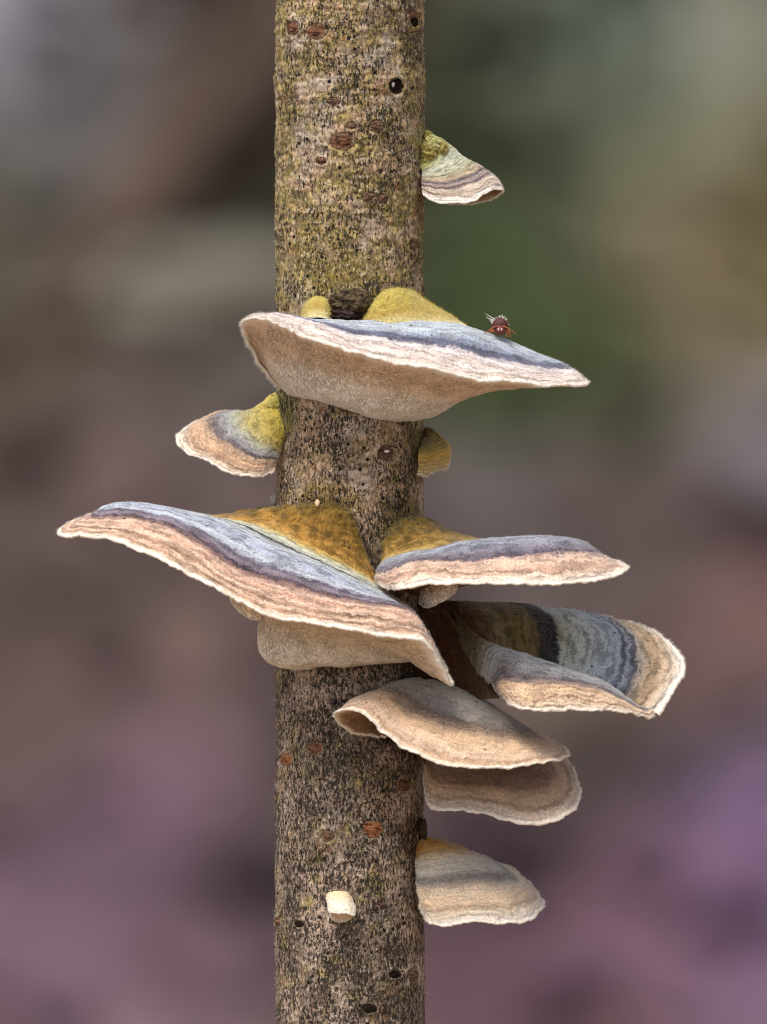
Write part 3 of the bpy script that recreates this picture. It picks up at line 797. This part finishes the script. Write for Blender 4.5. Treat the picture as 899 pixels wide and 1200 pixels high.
patch_loft('yellow_hump', h2, YEL, rt, og, nu=50, nv=30, hair=700, hlen=2.6)

# -- small bracket at upper right
m = cap_material('cap_small_top', [(0.0, (170, 164, 84)), (0.28, (184, 180, 112)), (0.42, (188, 190, 168)), (0.56, (170, 166, 140), .12), (0.66, (176, 156, 128), .3), (0.71, (96, 88, 96), .3), (0.75, (178, 158, 148), .1),
     (0.79, (92, 80, 84), .2), (0.83, (214, 196, 178)), (0.90, (186, 166, 150), .1), (0.96, (226, 214, 204)), (1.0, (238, 230, 222)), (1.08, (238, 230, 222))], wob=0.05, fine=0.04)
top = [
 [(497,170,-35),(498,165,-25),(499,162,-15),(500,160,-8),(500,160,0),(499,160,5),(497,162,10),(495,168,15),(493,178,20),(492,190,24),(491,200,28)],
 [(512,190,-45),(530,187,-40),(545,190,-28),(549,187,-15),(547,185.5,-5),(541,185,3),(533,190,12),(527,194,20),(517,199,26),(507,202,30),(494,204,33)],
 [(515,210,-60),(545,205,-50),(570,208,-38),(582,211,-22),(579,205,-8),(569,201,6),(555,209,18),(543,214,28),(527,217,36),(510,217,40),(494,214,36)],
 [(515,237,-55),(553,239.5,-45),(573,234.5,-32),(587,228,-16),(589,222,-2),(578,222,14),(566,228,26),(552,236,36),(533,237.5,44),(512,238,45),(496,229,40)]]
rt, og, Q, N = bracket('small bracket with pale green base jutting from the upper right of the stem', top, None, m, PORE_DULL, nu=150, nv=80, thick=1.6, nhair=2200, hlen=2.6, seed=12, wave=1.4, cren=1.0)
for i, (x, y, d, r_) in enumerate([(500, 162, 8, 8), (506, 170, 14, 10), (514, 176, 10, 9.5), (520, 179, 3, 6), (500, 178, 18, 11), (509, 184, 10, 8)]):
    px_blob('base_lump', (x, y, d), (r_, r_ * 1.05, r_), cap_material('pale_algae', [(0.0, (200, 196, 128) if i % 2 else (182, 164, 86)), (0.5, (210, 206, 150)), (1.08, (206, 200, 140))]), rt, og, nu=60, nv=40, amp=0.6, freq=3.2, seed=i + 3)

# -- small bracket at the left, below the big upper one
m = cap_material('cap_small_left', [(0.0, (176, 162, 52)), (0.28, (184, 162, 72)), (0.42, (168, 156, 100), .1), (0.52, (156, 156, 140), .15), (0.58, (146, 146, 146), .35), (0.645, (120, 112, 116), .5), (0.665, (92, 82, 86), .5), (0.685, (150, 128, 112), .5), (0.74, (184, 154, 126), .35),
     (0.82, (196, 160, 130), .1), (0.90, (174, 142, 116), .1), (0.96, (206, 184, 162)), (1.0, (226, 214, 202)), (1.08, (228, 218, 206))], wob=0.09, fine=0.07)
top = [
 [(326,472,-30),(325,463,-15),(328,463,0),(332,465,12),(335,472,22),(337,480,30),(338,490,34),(338,500,38),(337,510,40),(336,518,40),(334,525,38)],
 [(312,480,-40),(295,480,-20),(288,480,-5),(287,484,10),(289,490,22),(294,498,33),(301,507,42),(309,515,48),(317,520,51),(323,524,50),(330,528,45)],
 [(305,484,-50),(260,482,-30),(242,491,-12),(239,497,5),(244,506,22),(256,516,35),(270,526,45),(285,535,52),(300,540,56),(315,540,54),(326,540,48)],
 [(300,490,-60),(238,491,-45),(212,505,-20),(206,513,0),(216,528,20),(235,537,35),(255,547,48),(272,556,58),(290,559,62),(310,558,58),(324,549,48)]]
rt, og, Q, N = bracket('small drooping bracket with mustard base on the left side of the stem', top, None, m, PORE_DULL, nu=190, nv=100, thick=2.4, nhair=2800, hlen=3.0, seed=13, wave=1.5)
px_blob('base_lump', (326, 474, 16), (11, 12, 12), YEL, rt, og, nu=50, nv=30, amp=0.35, freq=2.6, seed=9)

# -- olive nub at the right edge of the stem
m = cap_material('cap_nub', [(0.0, (120, 104, 44), .2), (0.35, (150, 128, 56), .2), (0.6, (196, 164, 84), .05), (0.85, (214, 186, 118)), (1.0, (220, 206, 170)), (1.08, (220, 206, 170))])
top = [[(492,506,-22),(494,505,-15),(496,506,-5),(497,509,3),(496,513,10),(494,518,18),(491,525,28),(488,530,36)],
       [(498,512,-15),(510,508,6),(520,514,24),(525,522,38),(522,527,48),(512,530,56),(500,533,62),(490,533,60)],
       [(497,545,-30),(515,545,-25),(526,540,-10),(527,546,4),(522,551,18),(510,553,30),(500,559,40),(490,556,46)]]
bracket('tiny olive nub of bracket on the right edge below the large upper bracket', top, None, m, PORE_DULL, nu=90, nv=60, thick=2.0, nhair=500, hlen=2.0, seed=14, wave=1.2)

# -- large left bracket
m = cap_material('cap_left', [(0.0, (104, 90, 34), .6), (0.10, (124, 102, 38), .5), (0.20, (158, 118, 48), .3), (0.30, (182, 136, 64), .15), (0.335, (192, 166, 100)), (0.37, (180, 180, 156)), (0.44, (176, 180, 168)), (0.465, (70, 70, 76), .7), (0.485, (84, 84, 88), .6), (0.50, (164, 170, 168)), (0.56, (164, 170, 180)), (0.62, (150, 157, 174)), (0.675, (178, 184, 194)),
     (0.705, (96, 88, 104), .3), (0.73, (132, 120, 130), .2), (0.755, (70, 58, 70), .4), (0.785, (150, 118, 106), .25), (0.81, (204, 170, 150)), (0.845, (186, 146, 122), .1), (0.875, (212, 178, 156)), (0.905, (150, 112, 92), .1), (0.925, (212, 180, 154)), (0.955, (168, 130, 106)), (0.98, (224, 202, 180)), (1.0, (238, 226, 212)), (1.08, (238, 228, 216))], wob=0.022, fine=0.03, base=0.36)
top = [
 [(324,606,-15),(323,603,0),(323,601,10),(324,600,20),(326,599,25),(330,598,33),(337,597,45),(347,595,56),(358,592,65),(370,590,74),(385,590,82),(398,592,86),(410,602,87),(418,618,87),(422,635,86),(424,648,86),(426,660,86),(430,668,85),(435,675,84),(440,682,83)],
 [(325,608,-20),(280,606,5),(240,604,22),(235,604,32),(240,604,42),(250,606,52),(270,608,60),(295,612,68),(315,619,78),(335,628,85),(360,640,92),(385,651,97),(410,663,99),(428,674,97),(440,683,95),(450,691,93),(456,696,92),(458,697,90),(458,697,88),(457,696,86)],
 [(328,612,-30),(250,604,-10),(180,593,5),(140,588.5,20),(135,589,35),(150,589,48),(172,592,58),(215,602,75),(255,615,92),(295,635,105),(335,652,115),(375,668,122),(415,685,125),(447,698,122),(465,704,116),(475,710,110),(485,718,108),(486,718,100),(482,714,95),(475,708,90)],
 [(328,618,-35),(240,606,-20),(165,597,-5),(118,598,15),(105,606,40),(130,605,60),(155,607,72),(195,616,95),(233,635,115),(272,662,133),(317,679,145),(361,691,153),(411,702,155),(450,708,150),(478,714,142),(490,722,135),(502,745,130),(504,748,120),(498,735,108),(488,720,100)],
 [(328,625,-40),(230,612,-30),(150,600,-15),(95,606,10),(67,624,45),(100,628,75),(133,632,95),(183,653,125),(233,679,148),(278,702,165),(311,720,175),(361,728,185),(411,738,190),(461,747,188),(497,752,178),(515,777,165),(529,802,150),(527,790,135),(512,762,120),(500,740,112)]]
under = [
 [(326,628,-35),(250,612,-25),(180,606,-5),(130,612,15),(115,617,32),(140,620,50),(165,627,62),(255,660,76),(302,690,86),(310,712,94),(314,729,106),(340,735,114),(370,741,120),(403,747,122),(437,755,120),(464,766,118),(487,780,116),(510,794,118),(505,785,110),(495,765,100)],
 [(326,640,-35),(324,648,-25),(323,652,-10),(322,656,5),(322,660,12),(321,672,22),(326,690,40),(324,706,56),(320,722,70),(317,745,82),(322,776,91),(338,784,97),(368,780,101),(402,781,101),(436,778,98),(460,777,92),(475,776,85),(480,775,75),(482,772,70),(484,765,65)]]
rt, og, Q, N = bracket('large left bracket with long drooping blue grey cap banded dark purple and tan', top, under, m, PORE_CREAM, nu=440, nv=150, thick=3.4, nhair=9500, hlen=3.6, seed=15, wave=1.5, cren=1.8, ridge=1.1)
patch_loft('pore_flap', [[(268,696,128),(280,700,132),(292,706,133),(306,713,133)], [(271,707,120),(281,715,122),(293,721,122),(306,724,120)], [(274,711,112),(283,720,112),(294,726,112),(305,727,110)]], PORE_CREAM, rt, og, nu=40, nv=24, amp=0.6)

# -- upper right bracket
m = cap_material('cap_right', [(0.0, (112, 96, 36), .6), (0.12, (140, 112, 44), .4), (0.25, (184, 142, 68), .2), (0.33, (194, 158, 88), .1), (0.385, (196, 176, 112)), (0.42, (168, 168, 150)), (0.50, (160, 164, 170)), (0.56, (112, 114, 124), .3), (0.60, (160, 164, 174), .1), (0.68, (142, 146, 158), .15),
     (0.745, (122, 116, 128), .45), (0.785, (88, 80, 92), .45), (0.81, (198, 168, 152), .1), (0.87, (210, 176, 152)), (0.91, (176, 140, 120)), (0.94, (214, 186, 164)), (0.98, (224, 206, 190)), (1.0, (236, 226, 214)), (1.08, (236, 226, 214))], wob=0.03, fine=0.05, base=0.38)
top = [
 [(446,655,82),(447,645,80),(449,635,78),(453,626,76),(458,618,73),(465,612,68),(473,607,61),(481,604,52),(487,604,43),(491,606,33),(494,608,24),(496,610,15),(497,614,8),(497,618,0),(497,622,-8),(496,626,-15)],
 [(446,660,86),(448,648,88),(453,640,90),(460,634,91),(473,628,90),(487,622,86),(500,619,78),(512,617,66),(520,618,55),(524,619,45),(526,620,36),(525,621,26),(522,622,15),(515,624,5),(508,626,-5),(498,628,-15)],
 [(444,664,86),(449,656,92),(460,650,98),(475,646,101),(500,641,102),(520,637,98),(540,633,90),(555,631,80),(562,631,68),(565,631,56),(562,631,45),(555,631,34),(545,631,20),(535,632,8),(520,633,-5),(500,634,-15)],
 [(442,670,88),(446,664,98),(457,657,107),(475,651,113),(505,646,117),(540,639,118),(575,635,116),(610,632,110),(645,630,100),(668,631,82),(680,633,65),(674,632,48),(650,631,25),(610,631,5),(560,633,-15),(500,636,-25)],
 [(440,676,90),(443,676,105),(454,675,120),(470,670,133),(500,663,142),(535,666,147),(570,665,147),(616,661,142),(655,659,130),(690,657,108),(712,657,82),(714,655,60),(692,646,30),(640,636,-5),(575,634,-35),(500,638,-45)],
 [(440,680,92),(447,687,110),(461,691,130),(470,690,148),(497,685,165),(530,683,172),(567,683,172),(616,684,165),(660,683,150),(700,680,125),(728,672,95),(736,665,65),(722,655,30),(660,641,-20),(580,636,-50),(500,640,-60)]]
under = [
 [(445,678,84),(452,676,92),(464,672,102),(474,668,110),(494,664,116),(515,662,118),(540,660,116),(570,660,110),(600,668,98),(625,665,82),(640,660,62),(635,655,45),(610,648,20),(580,642,-5),(540,640,-30),(500,645,-50)],
 [(446,684,83),(452,685,84),(460,686,86),(470,688,84),(480,690,76),(490,694,68),(500,696,58),(508,696,48),(515,694,40),(520,690,34),(524,684,30),(532,680,32),(522,678,20),(510,672,8),(502,668,-10),(498,664,-30)]]
rt, og, Q, N = bracket('flat grey bracket with tan edge jutting right just above the folded fan bracket', top, under, m, PORE_DULL, nu=330, nv=130, thick=3.0, nhair=5500, hlen=3.4, seed=16, wave=1.5, ridge=0.9)  # browner pore colour puts the shade of the hollow into the underside

patch_loft('pore_tuft', [[(494,676,70),(506,676,78),(522,676,74),(540,676,60)], [(492,694,72),(505,693,80),(521,690,76),(538,686,62)], [(490,707,70),(498,713,78),(508,705,80),(519,707,72),(527,699,66),(536,696,56)][0:1] + [(501,713,78),(517,706,72),(533,697,58)]], PORE_TAN, rt, og, nu=60, nv=40, amp=2.2)

# -- folded fan at the right
m = cap_material('cap_fan', [(0.0, (70, 40, 22), .1), (0.16, (86, 50, 26), .15), (0.24, (104, 78, 42), .2), (0.30, (128, 116, 86), .25), (0.36, (124, 106, 64), .3), (0.44, (130, 112, 72), .3), (0.475, (66, 62, 62), .6), (0.53, (58, 56, 60), .5), (0.55, (180, 182, 168), .1), (0.62, (190, 194, 188)), (0.70, (180, 188, 194)), (0.765, (170, 178, 190), .05),
     (0.79, (84, 88, 104), .3), (0.805, (176, 182, 188)), (0.825, (80, 82, 98), .3), (0.845, (188, 176, 164)), (0.88, (190, 162, 130), .1), (0.91, (164, 138, 112), .1), (0.935, (204, 178, 150)), (0.965, (188, 172, 154)), (1.0, (236, 230, 222)), (1.08, (236, 230, 222))], wob=0.02, fine=0.028)
top = [
 [(528,704,-15),(531,707,-2),(535,714,8),(541,724,16),(548,738,24),(555,755,30)],
 [(575,705,-30),(590,712,-15),(600,725,0),(604,748,12),(604,772,20),(600,790,24)],
 [(630,709,-38),(650,720,-22),(660,738,-5),(660,765,8),(654,790,18),(648,808,24)],
 [(690,717,-40),(720,730,-25),(735,748,-8),(736,775,10),(728,803,26),(716,822,36)],
 [(735,727,-38),(768,740,-22),(790,757,-5),(802,776,15),(798,796,38),(772,838,66)]]
rt, og, Q, N = bracket('fan bracket with black band and striped blue grey edge, farthest right', top, None, m, PORE_DULL, nu=260, nv=150, thick=3.0, nhair=6000, hlen=3.6, seed=17, wave=1.8, ridge=1.1)
RUSTY = cap_material('rusty_base', [(0.0, (52, 30, 18), .2), (0.4, (78, 44, 22), .15), (0.6, (74, 46, 27), .35), (0.85, (86, 64, 42), .4), (1.08, (86, 64, 42))], lines=0.15)
patch_loft('base', [[(488,688,30),(486,720,42),(484,750,46),(484,780,46),(488,815,40)], [(512,702,12),(512,724,24),(514,750,34),(520,782,40),(530,822,46)],
    [(538,706,4),(540,727,20),(543,752,36),(550,782,54),(562,820,66)], [(566,712,-28),(568,740,-4),(570,768,34),(574,796,56),(588,818,86)]], RUSTY, rt, og, nu=120, nv=80, amp=5.0)
m = cap_material('cap_lobe', [(0.0, (84, 62, 36), .2), (0.2, (112, 96, 64), .3), (0.30, (140, 134, 116), .25), (0.40, (172, 174, 172), .05), (0.52, (160, 160, 162), .1), (0.62, (132, 128, 130), .4), (0.70, (96, 88, 94), .5), (0.75, (150, 128, 116), .3),
     (0.79, (206, 172, 138), .05), (0.87, (216, 184, 152)), (0.91, (184, 150, 122)), (0.94, (218, 192, 166)), (0.97, (196, 172, 148)), (1.0, (238, 230, 220)), (1.08, (238, 230, 220))], wob=0.04, fine=0.05)
top = [
 [(528,722,14),(543,744,26),(560,757,36),(580,767,40),(600,776,42),(617,782,44),(638,790,44),(664,800,44),(697,810,44),(726,822,46),(748,834,50),(760,838,54)],
 [(532,716,24),(550,736,42),(566,747,54),(582,755,62),(600,762,68),(617,766,72),(638,774,72),(664,784,72),(697,795,68),(726,810,62),(748,828,60),(762,834,58)],
 [(536,730,34),(556,754,56),(572,761,72),(588,766,88),(602,769,100),(618,773,106),(640,780,107),(666,787,104),(698,797,96),(725,810,88),(748,827,80),(762,832,68)],
 [(538,748,38),(560,778,62),(575,790,84),(588,799,106),(598,804,120),(615,806,130),(640,804,133),(668,805,130),(705,812,118),(732,822,104),(752,832,90),(764,832,74)],
 [(538,764,38),(563,792,64),(579,806,90),(590,817,114),(598,825,130),(615,830,140),(640,833,143),(668,833,141),(710,832,130),(740,836,112),(760,841,94),(768,836,78)]]
rt, og, Q, N = bracket('wavy grey lobe with tan edge overlapping the lower front of the black banded fan', top, None, m, PORE_DULL, nu=240, nv=110, thick=2.8, stem_top=False, nhair=4200, hlen=3.4, seed=27, wave=2.0, cren=2.0, ridge=1.2, flesh=5.0, root_u=0.3)

# -- front bracket below the left one
m = cap_material('cap_front', [(0.0, (92, 84, 70), .2), (0.2, (150, 140, 116), .12), (0.36, (156, 150, 142), .05), (0.50, (140, 132, 126), .1), (0.57, (112, 96, 86), .55), (0.65, (146, 122, 102), .5), (0.73, (200, 166, 132), .25), (0.84, (214, 180, 148)), (0.90, (212, 180, 154)), (0.945, (180, 146, 118)), (0.975, (216, 186, 156)), (1.0, (230, 214, 196)), (1.08, (232, 218, 202))], wob=0.06, fine=0.05, lines=0.25)
top = [
 [(462,832,62),(462,815,62),(462,805,64),(465,800,66),(470,798,68),(476,796,69),(482,795,69),(488,795,68),(494,795,66),(500,796,64),(507,797,60),(514,799,55),(520,801,50),(525,803,44),(528,804,38),(530,804,32),(528,803,25),(522,801,15),(515,799,5),(505,797,-5)],
 [(455,840,70),(448,826,72),(443,815,78),(443,808,86),(450,805,94),(460,805,102),(472,810,108),(483,817,112),(493,824,114),(512,833,116),(535,841,115),(557,847,110),(577,851,102),(595,853,90),(608,853,76),(615,853,62),(612,849,48),(595,838,25),(565,822,5),(535,808,0)],
 [(452,855,78),(438,848,80),(425,838,90),(412,826,103),(414,819,118),(425,817,130),(440,822,138),(453,832,143),(463,842,146),(490,856,150),(520,868,150),(550,876,145),(578,879,136),(605,879,122),(628,877,105),(645,875,85),(648,872,65),(630,858,35),(592,838,5),(550,822,-10)],
 [(452,864,85),(437,862,92),(416,860,105),(396,848,122),(390,836,138),(405,830,152),(424,834,162),(438,844,168),(448,857,172),(478,878,176),(509,891,176),(540,899,170),(570,900,160),(603,898,145),(634,894,125),(656,889,105),(667,882,80),(652,870,45),(610,848,5),(560,830,-20)]]
under = [
 [(455,862,83),(446,856,88),(436,850,94),(428,843,102),(428,838,110),(436,836,118),(446,840,124),(455,847,127),(464,854,128),(485,866,130),(508,876,130),(530,882,126),(552,884,118),(575,882,106),(596,879,92),(610,876,76),(612,870,58),(600,858,32),(575,842,5),(540,828,-12)],
 [(458,860,76),(456,858,78),(455,856,80),(455,855,81),(457,855,82),(462,858,82),(467,862,80),(472,866,78),(477,870,75),(484,876,70),(490,880,64),(494,882,56),(498,882,48),(500,880,40),(501,876,32),(501,870,24),(500,862,16),(499,850,5),(497,840,-8),(495,830,-15)]]
rt, og, Q, N = bracket('tan edged grey bracket in front of the stem below the large left bracket', top, under, m, PORE_DULL, nu=320, nv=110, thick=2.8, nhair=5200, hlen=3.2, seed=18, wave=1.4, ridge=0.8)

# -- bracket tucked under it
m = cap_material('cap_under', [(0.0, (96, 82, 74)), (0.4, (128, 108, 96), .08), (0.62, (142, 118, 102), .08), (0.74, (140, 112, 92), .1), (0.80, (190, 156, 126)), (0.86, (198, 168, 138)), (0.89, (160, 128, 104), .1), (0.93, (204, 182, 160)), (0.97, (196, 176, 156)), (1.0, (232, 220, 208)), (1.08, (232, 220, 208))], wob=0.03, fine=0.04, lines=0.2)
top = [
 [(496,880,40),(500,880,42),(504,880,44),(509,880,46),(516,880,47),(524,880,47),(532,880,45),(538,879,42),(543,878,38),(547,876,33),(549,874,27),(549,872,20),(548,870,13),(545,867,5),(540,864,-5)],
 [(499,888,58),(505,894,62),(512,898,66),(522,901,70),(542,903,74),(562,904,75),(580,906,73),(597,907,69),(610,906,63),(621,903,55),(628,898,45),(631,892,34),(631,886,22),(627,880,10),(620,874,-5)],
 [(498,898,65),(500,912,75),(505,922,82),(515,928,88),(542,929,95),(565,931,98),(586,935,98),(608,940,95),(625,940,88),(641,936,78),(653,929,65),(659,920,50),(660,910,34),(656,899,15),(648,885,-5)],
 [(496,905,70),(498,928,85),(502,942,95),(511,949,103),(540,949,112),(565,952.5,117),(588,959,118),(612,964,115),(632,965,108),(653,960,96),(670,951,80),(679,939,62),(681,925,42),(676,908,20),(664,888,-5)]]
bracket('rounded brown bracket with white rim tucked beneath the tan edged one', top, None, m, PORE_DULL, nu=230, nv=110, thick=2.8, nhair=3800, hlen=3.4, seed=19, wave=1.5)

# -- lowest bracket at right
m = cap_material('cap_lowest', [(0.0, (146, 110, 46), .15), (0.24, (156, 108, 44), .35), (0.32, (172, 134, 78), .15), (0.4, (186, 172, 150)), (0.42, (188, 178, 160)), (0.55, (178, 170, 158)), (0.61, (122, 116, 114), .35), (0.66, (140, 130, 122), .3), (0.72, (210, 188, 162), .08), (0.84, (214, 186, 156)), (0.88, (174, 148, 124)), (0.92, (208, 190, 168)), (0.96, (200, 186, 170)), (1.0, (230, 222, 212)), (1.08, (230, 222, 212))], wob=0.035, fine=0.035, lines=0.2)
top = [
 [(486,996,38),(489,991,38),(493,986,37),(499,983,36),(506,983,34),(512,984,30),(517,986,24),(520,987,18),(520,987,10),(518,987,3),(514,987,-5),(508,987,-12)],
 [(486,1015,44),(490,1016,48),(498,1015,54),(512,1013,60),(530,1010,62),(548,1009,58),(563,1010,48),(572,1011,36),(576,1012,22),(572,1008,8),(565,1003,-8),(555,998,-22)],
 [(488,1038,52),(493,1045,60),(502,1048,68),(522,1048,78),(548,1044,83),(574,1043,80),(596,1043,66),(608,1040,48),(614,1037,30),(610,1030,10),(600,1020,-12),(585,1010,-30)],
 [(492,1060,62),(497,1076,72),(505,1084,82),(528,1084,95),(560,1080,102),(592,1081.5,98),(619,1079,80),(631,1069,58),(637,1060,40),(632,1048,15),(620,1033,-15),(600,1016,-40)]]
bracket('pale cream grey bracket at lower right, lowest of the side brackets', top, None, m, PORE_CREAM, nu=210, nv=110, thick=2.6, nhair=3600, hlen=3.2, seed=20, wave=1.6)

# -- tiny young one on the front of the stem
m = cap_material('cap_young', [(0.0, (232, 216, 190)), (0.4, (222, 190, 146)), (0.7, (234, 220, 196)), (1.0, (240, 230, 214)), (1.08, (240, 230, 214))], lines=0.04, dots=0.1)
top = [[(384,1047,86),(388,1045,88),(394,1044,89),(400,1044,90),(405,1045,89),(409,1048,88),(412,1052,86)],
       [(382,1051,90),(386,1053,100),(394,1056,106),(401,1057,108),(408,1057,105),(414,1060,98),(413,1053,88)],
       [(383,1060,90),(386,1069,104),(393,1070,111),(402,1070,114),(410,1071,112),(416.5,1073,104),(416,1062,90)]]
under = [[(385,1066,86),(389,1074,93),(394,1077,96),(400,1077,97),(407,1077,96),(413,1076,93),(414,1068,85)],
         [(385,1067,84),(388,1077,88),(394,1080,90),(400,1080.5,91),(406,1079.5,90),(412,1077,88),(414,1069,84)]]
bracket('tiny cream young bracket on the bark near the bottom, thumbnail shaped', top, under, m, PORE_TAN, nu=70, nv=40, thick=1.2, nhair=250, hlen=1.6, seed=21, wave=1.4, cren=0.7, ridge=0.15)

# ------------------------------------------------------------------ the insect on the upper bracket
IB = plain('insect_brown', (104, 48, 34), 0.7, 0.35, 3000, 0.0001, 0.5)
IO = plain('insect_orange', (150, 82, 50), 0.7, 0.25, 3000, 0.0001, 0.5)
ID = plain('insect_dark', (70, 26, 22), 0.7, 0.3, 3000, 0, 0.5)
IW = plain('insect_bristle', (206, 204, 200), 0.4, 0.1, 3000, 0, 0.5)
ix, iy, iz = 586, 383.0, 92
io = world(np.array([ix, iy + 11, iz]))
ins = thing('insect', 'tiny red brown bristly insect sitting on top of the large upper bracket', 'insect', tuple(io))
px_blob('abdomen', (ix, iy - 1, iz - 8), (10.5, 9.5, 12), IB, ins, io, nu=32, nv=20, amp=0.12)
px_blob('thorax', (ix, iy - 2, iz + 2), (9, 8.5, 7), ID, ins, io, nu=32, nv=20, amp=0.15)
px_blob('head', (ix, iy + 4, iz + 8), (7.5, 5.5, 5), IB, ins, io, nu=32, nv=20, amp=0.1)
for s in (-1, 1):
    px_blob('eye', (ix + s * 5.6, iy + 1.0, iz + 10), (2.6, 3.0, 2.4), ID, ins, io, nu=16, nv=12, amp=0.02)
    px_blob('palp', (ix + s * 1.8, iy + 3.0, iz + 13), (0.9, 1.5, 0.9), IW, ins, io, nu=12, nv=8, amp=0.02)
    for k, (fx, fy, fz) in enumerate([(8.5, 9.5, 11), (12.0, 9.5, 3), (10.5, 9.0, -8)]):
        a = world(np.array([ix + s * 5, iy + 5, iz + 5 - k * 6])); b = world(np.array([ix + s * (fx * 0.85), iy + 3.0 + k, iz + fz * 0.8])); c_ = world(np.array([ix + s * fx, iy + fy + s * 2.2, iz + fz]))
        tube('leg', [a, b, c_], [1.2 * S, 0.9 * S, 0.5 * S], IO, ins, io, ns=10, steps=14)
    a = world(np.array([ix + s * 3, iy - 1, iz + 12])); b = world(np.array([ix + s * 12, iy + 3, iz + 16])); c_ = world(np.array([ix + s * 19, iy + 9, iz + 15]))
    tube('antenna', [a, b, c_], [0.6 * S, 0.5 * S, 0.35 * S], IO, ins, io, ns=8, steps=12)
rr = np.random.default_rng(2)
for k in range(15):
    an = math.pi * (0.06 + 0.88 * k / 14); L = rr.uniform(2, 6.5) if k != 10 else 14
    if k == 11: L = 11
    a = world(np.array([ix + 8.5 * math.cos(an), iy - 2 - 7.5 * math.sin(an), iz + 1])); an2 = an + rr.normal(0, .35)
    b = world(np.array([ix + (8.5 + L) * math.cos(an2), iy - 2 - (7.5 + L) * math.sin(an2), iz - 1 + rr.normal(0, 2)]))
    tube('bristle', [a, (a + b) / 2, b], [0.5 * S, 0.42 * S, 0.2 * S], IW, ins, io, ns=6, steps=4)
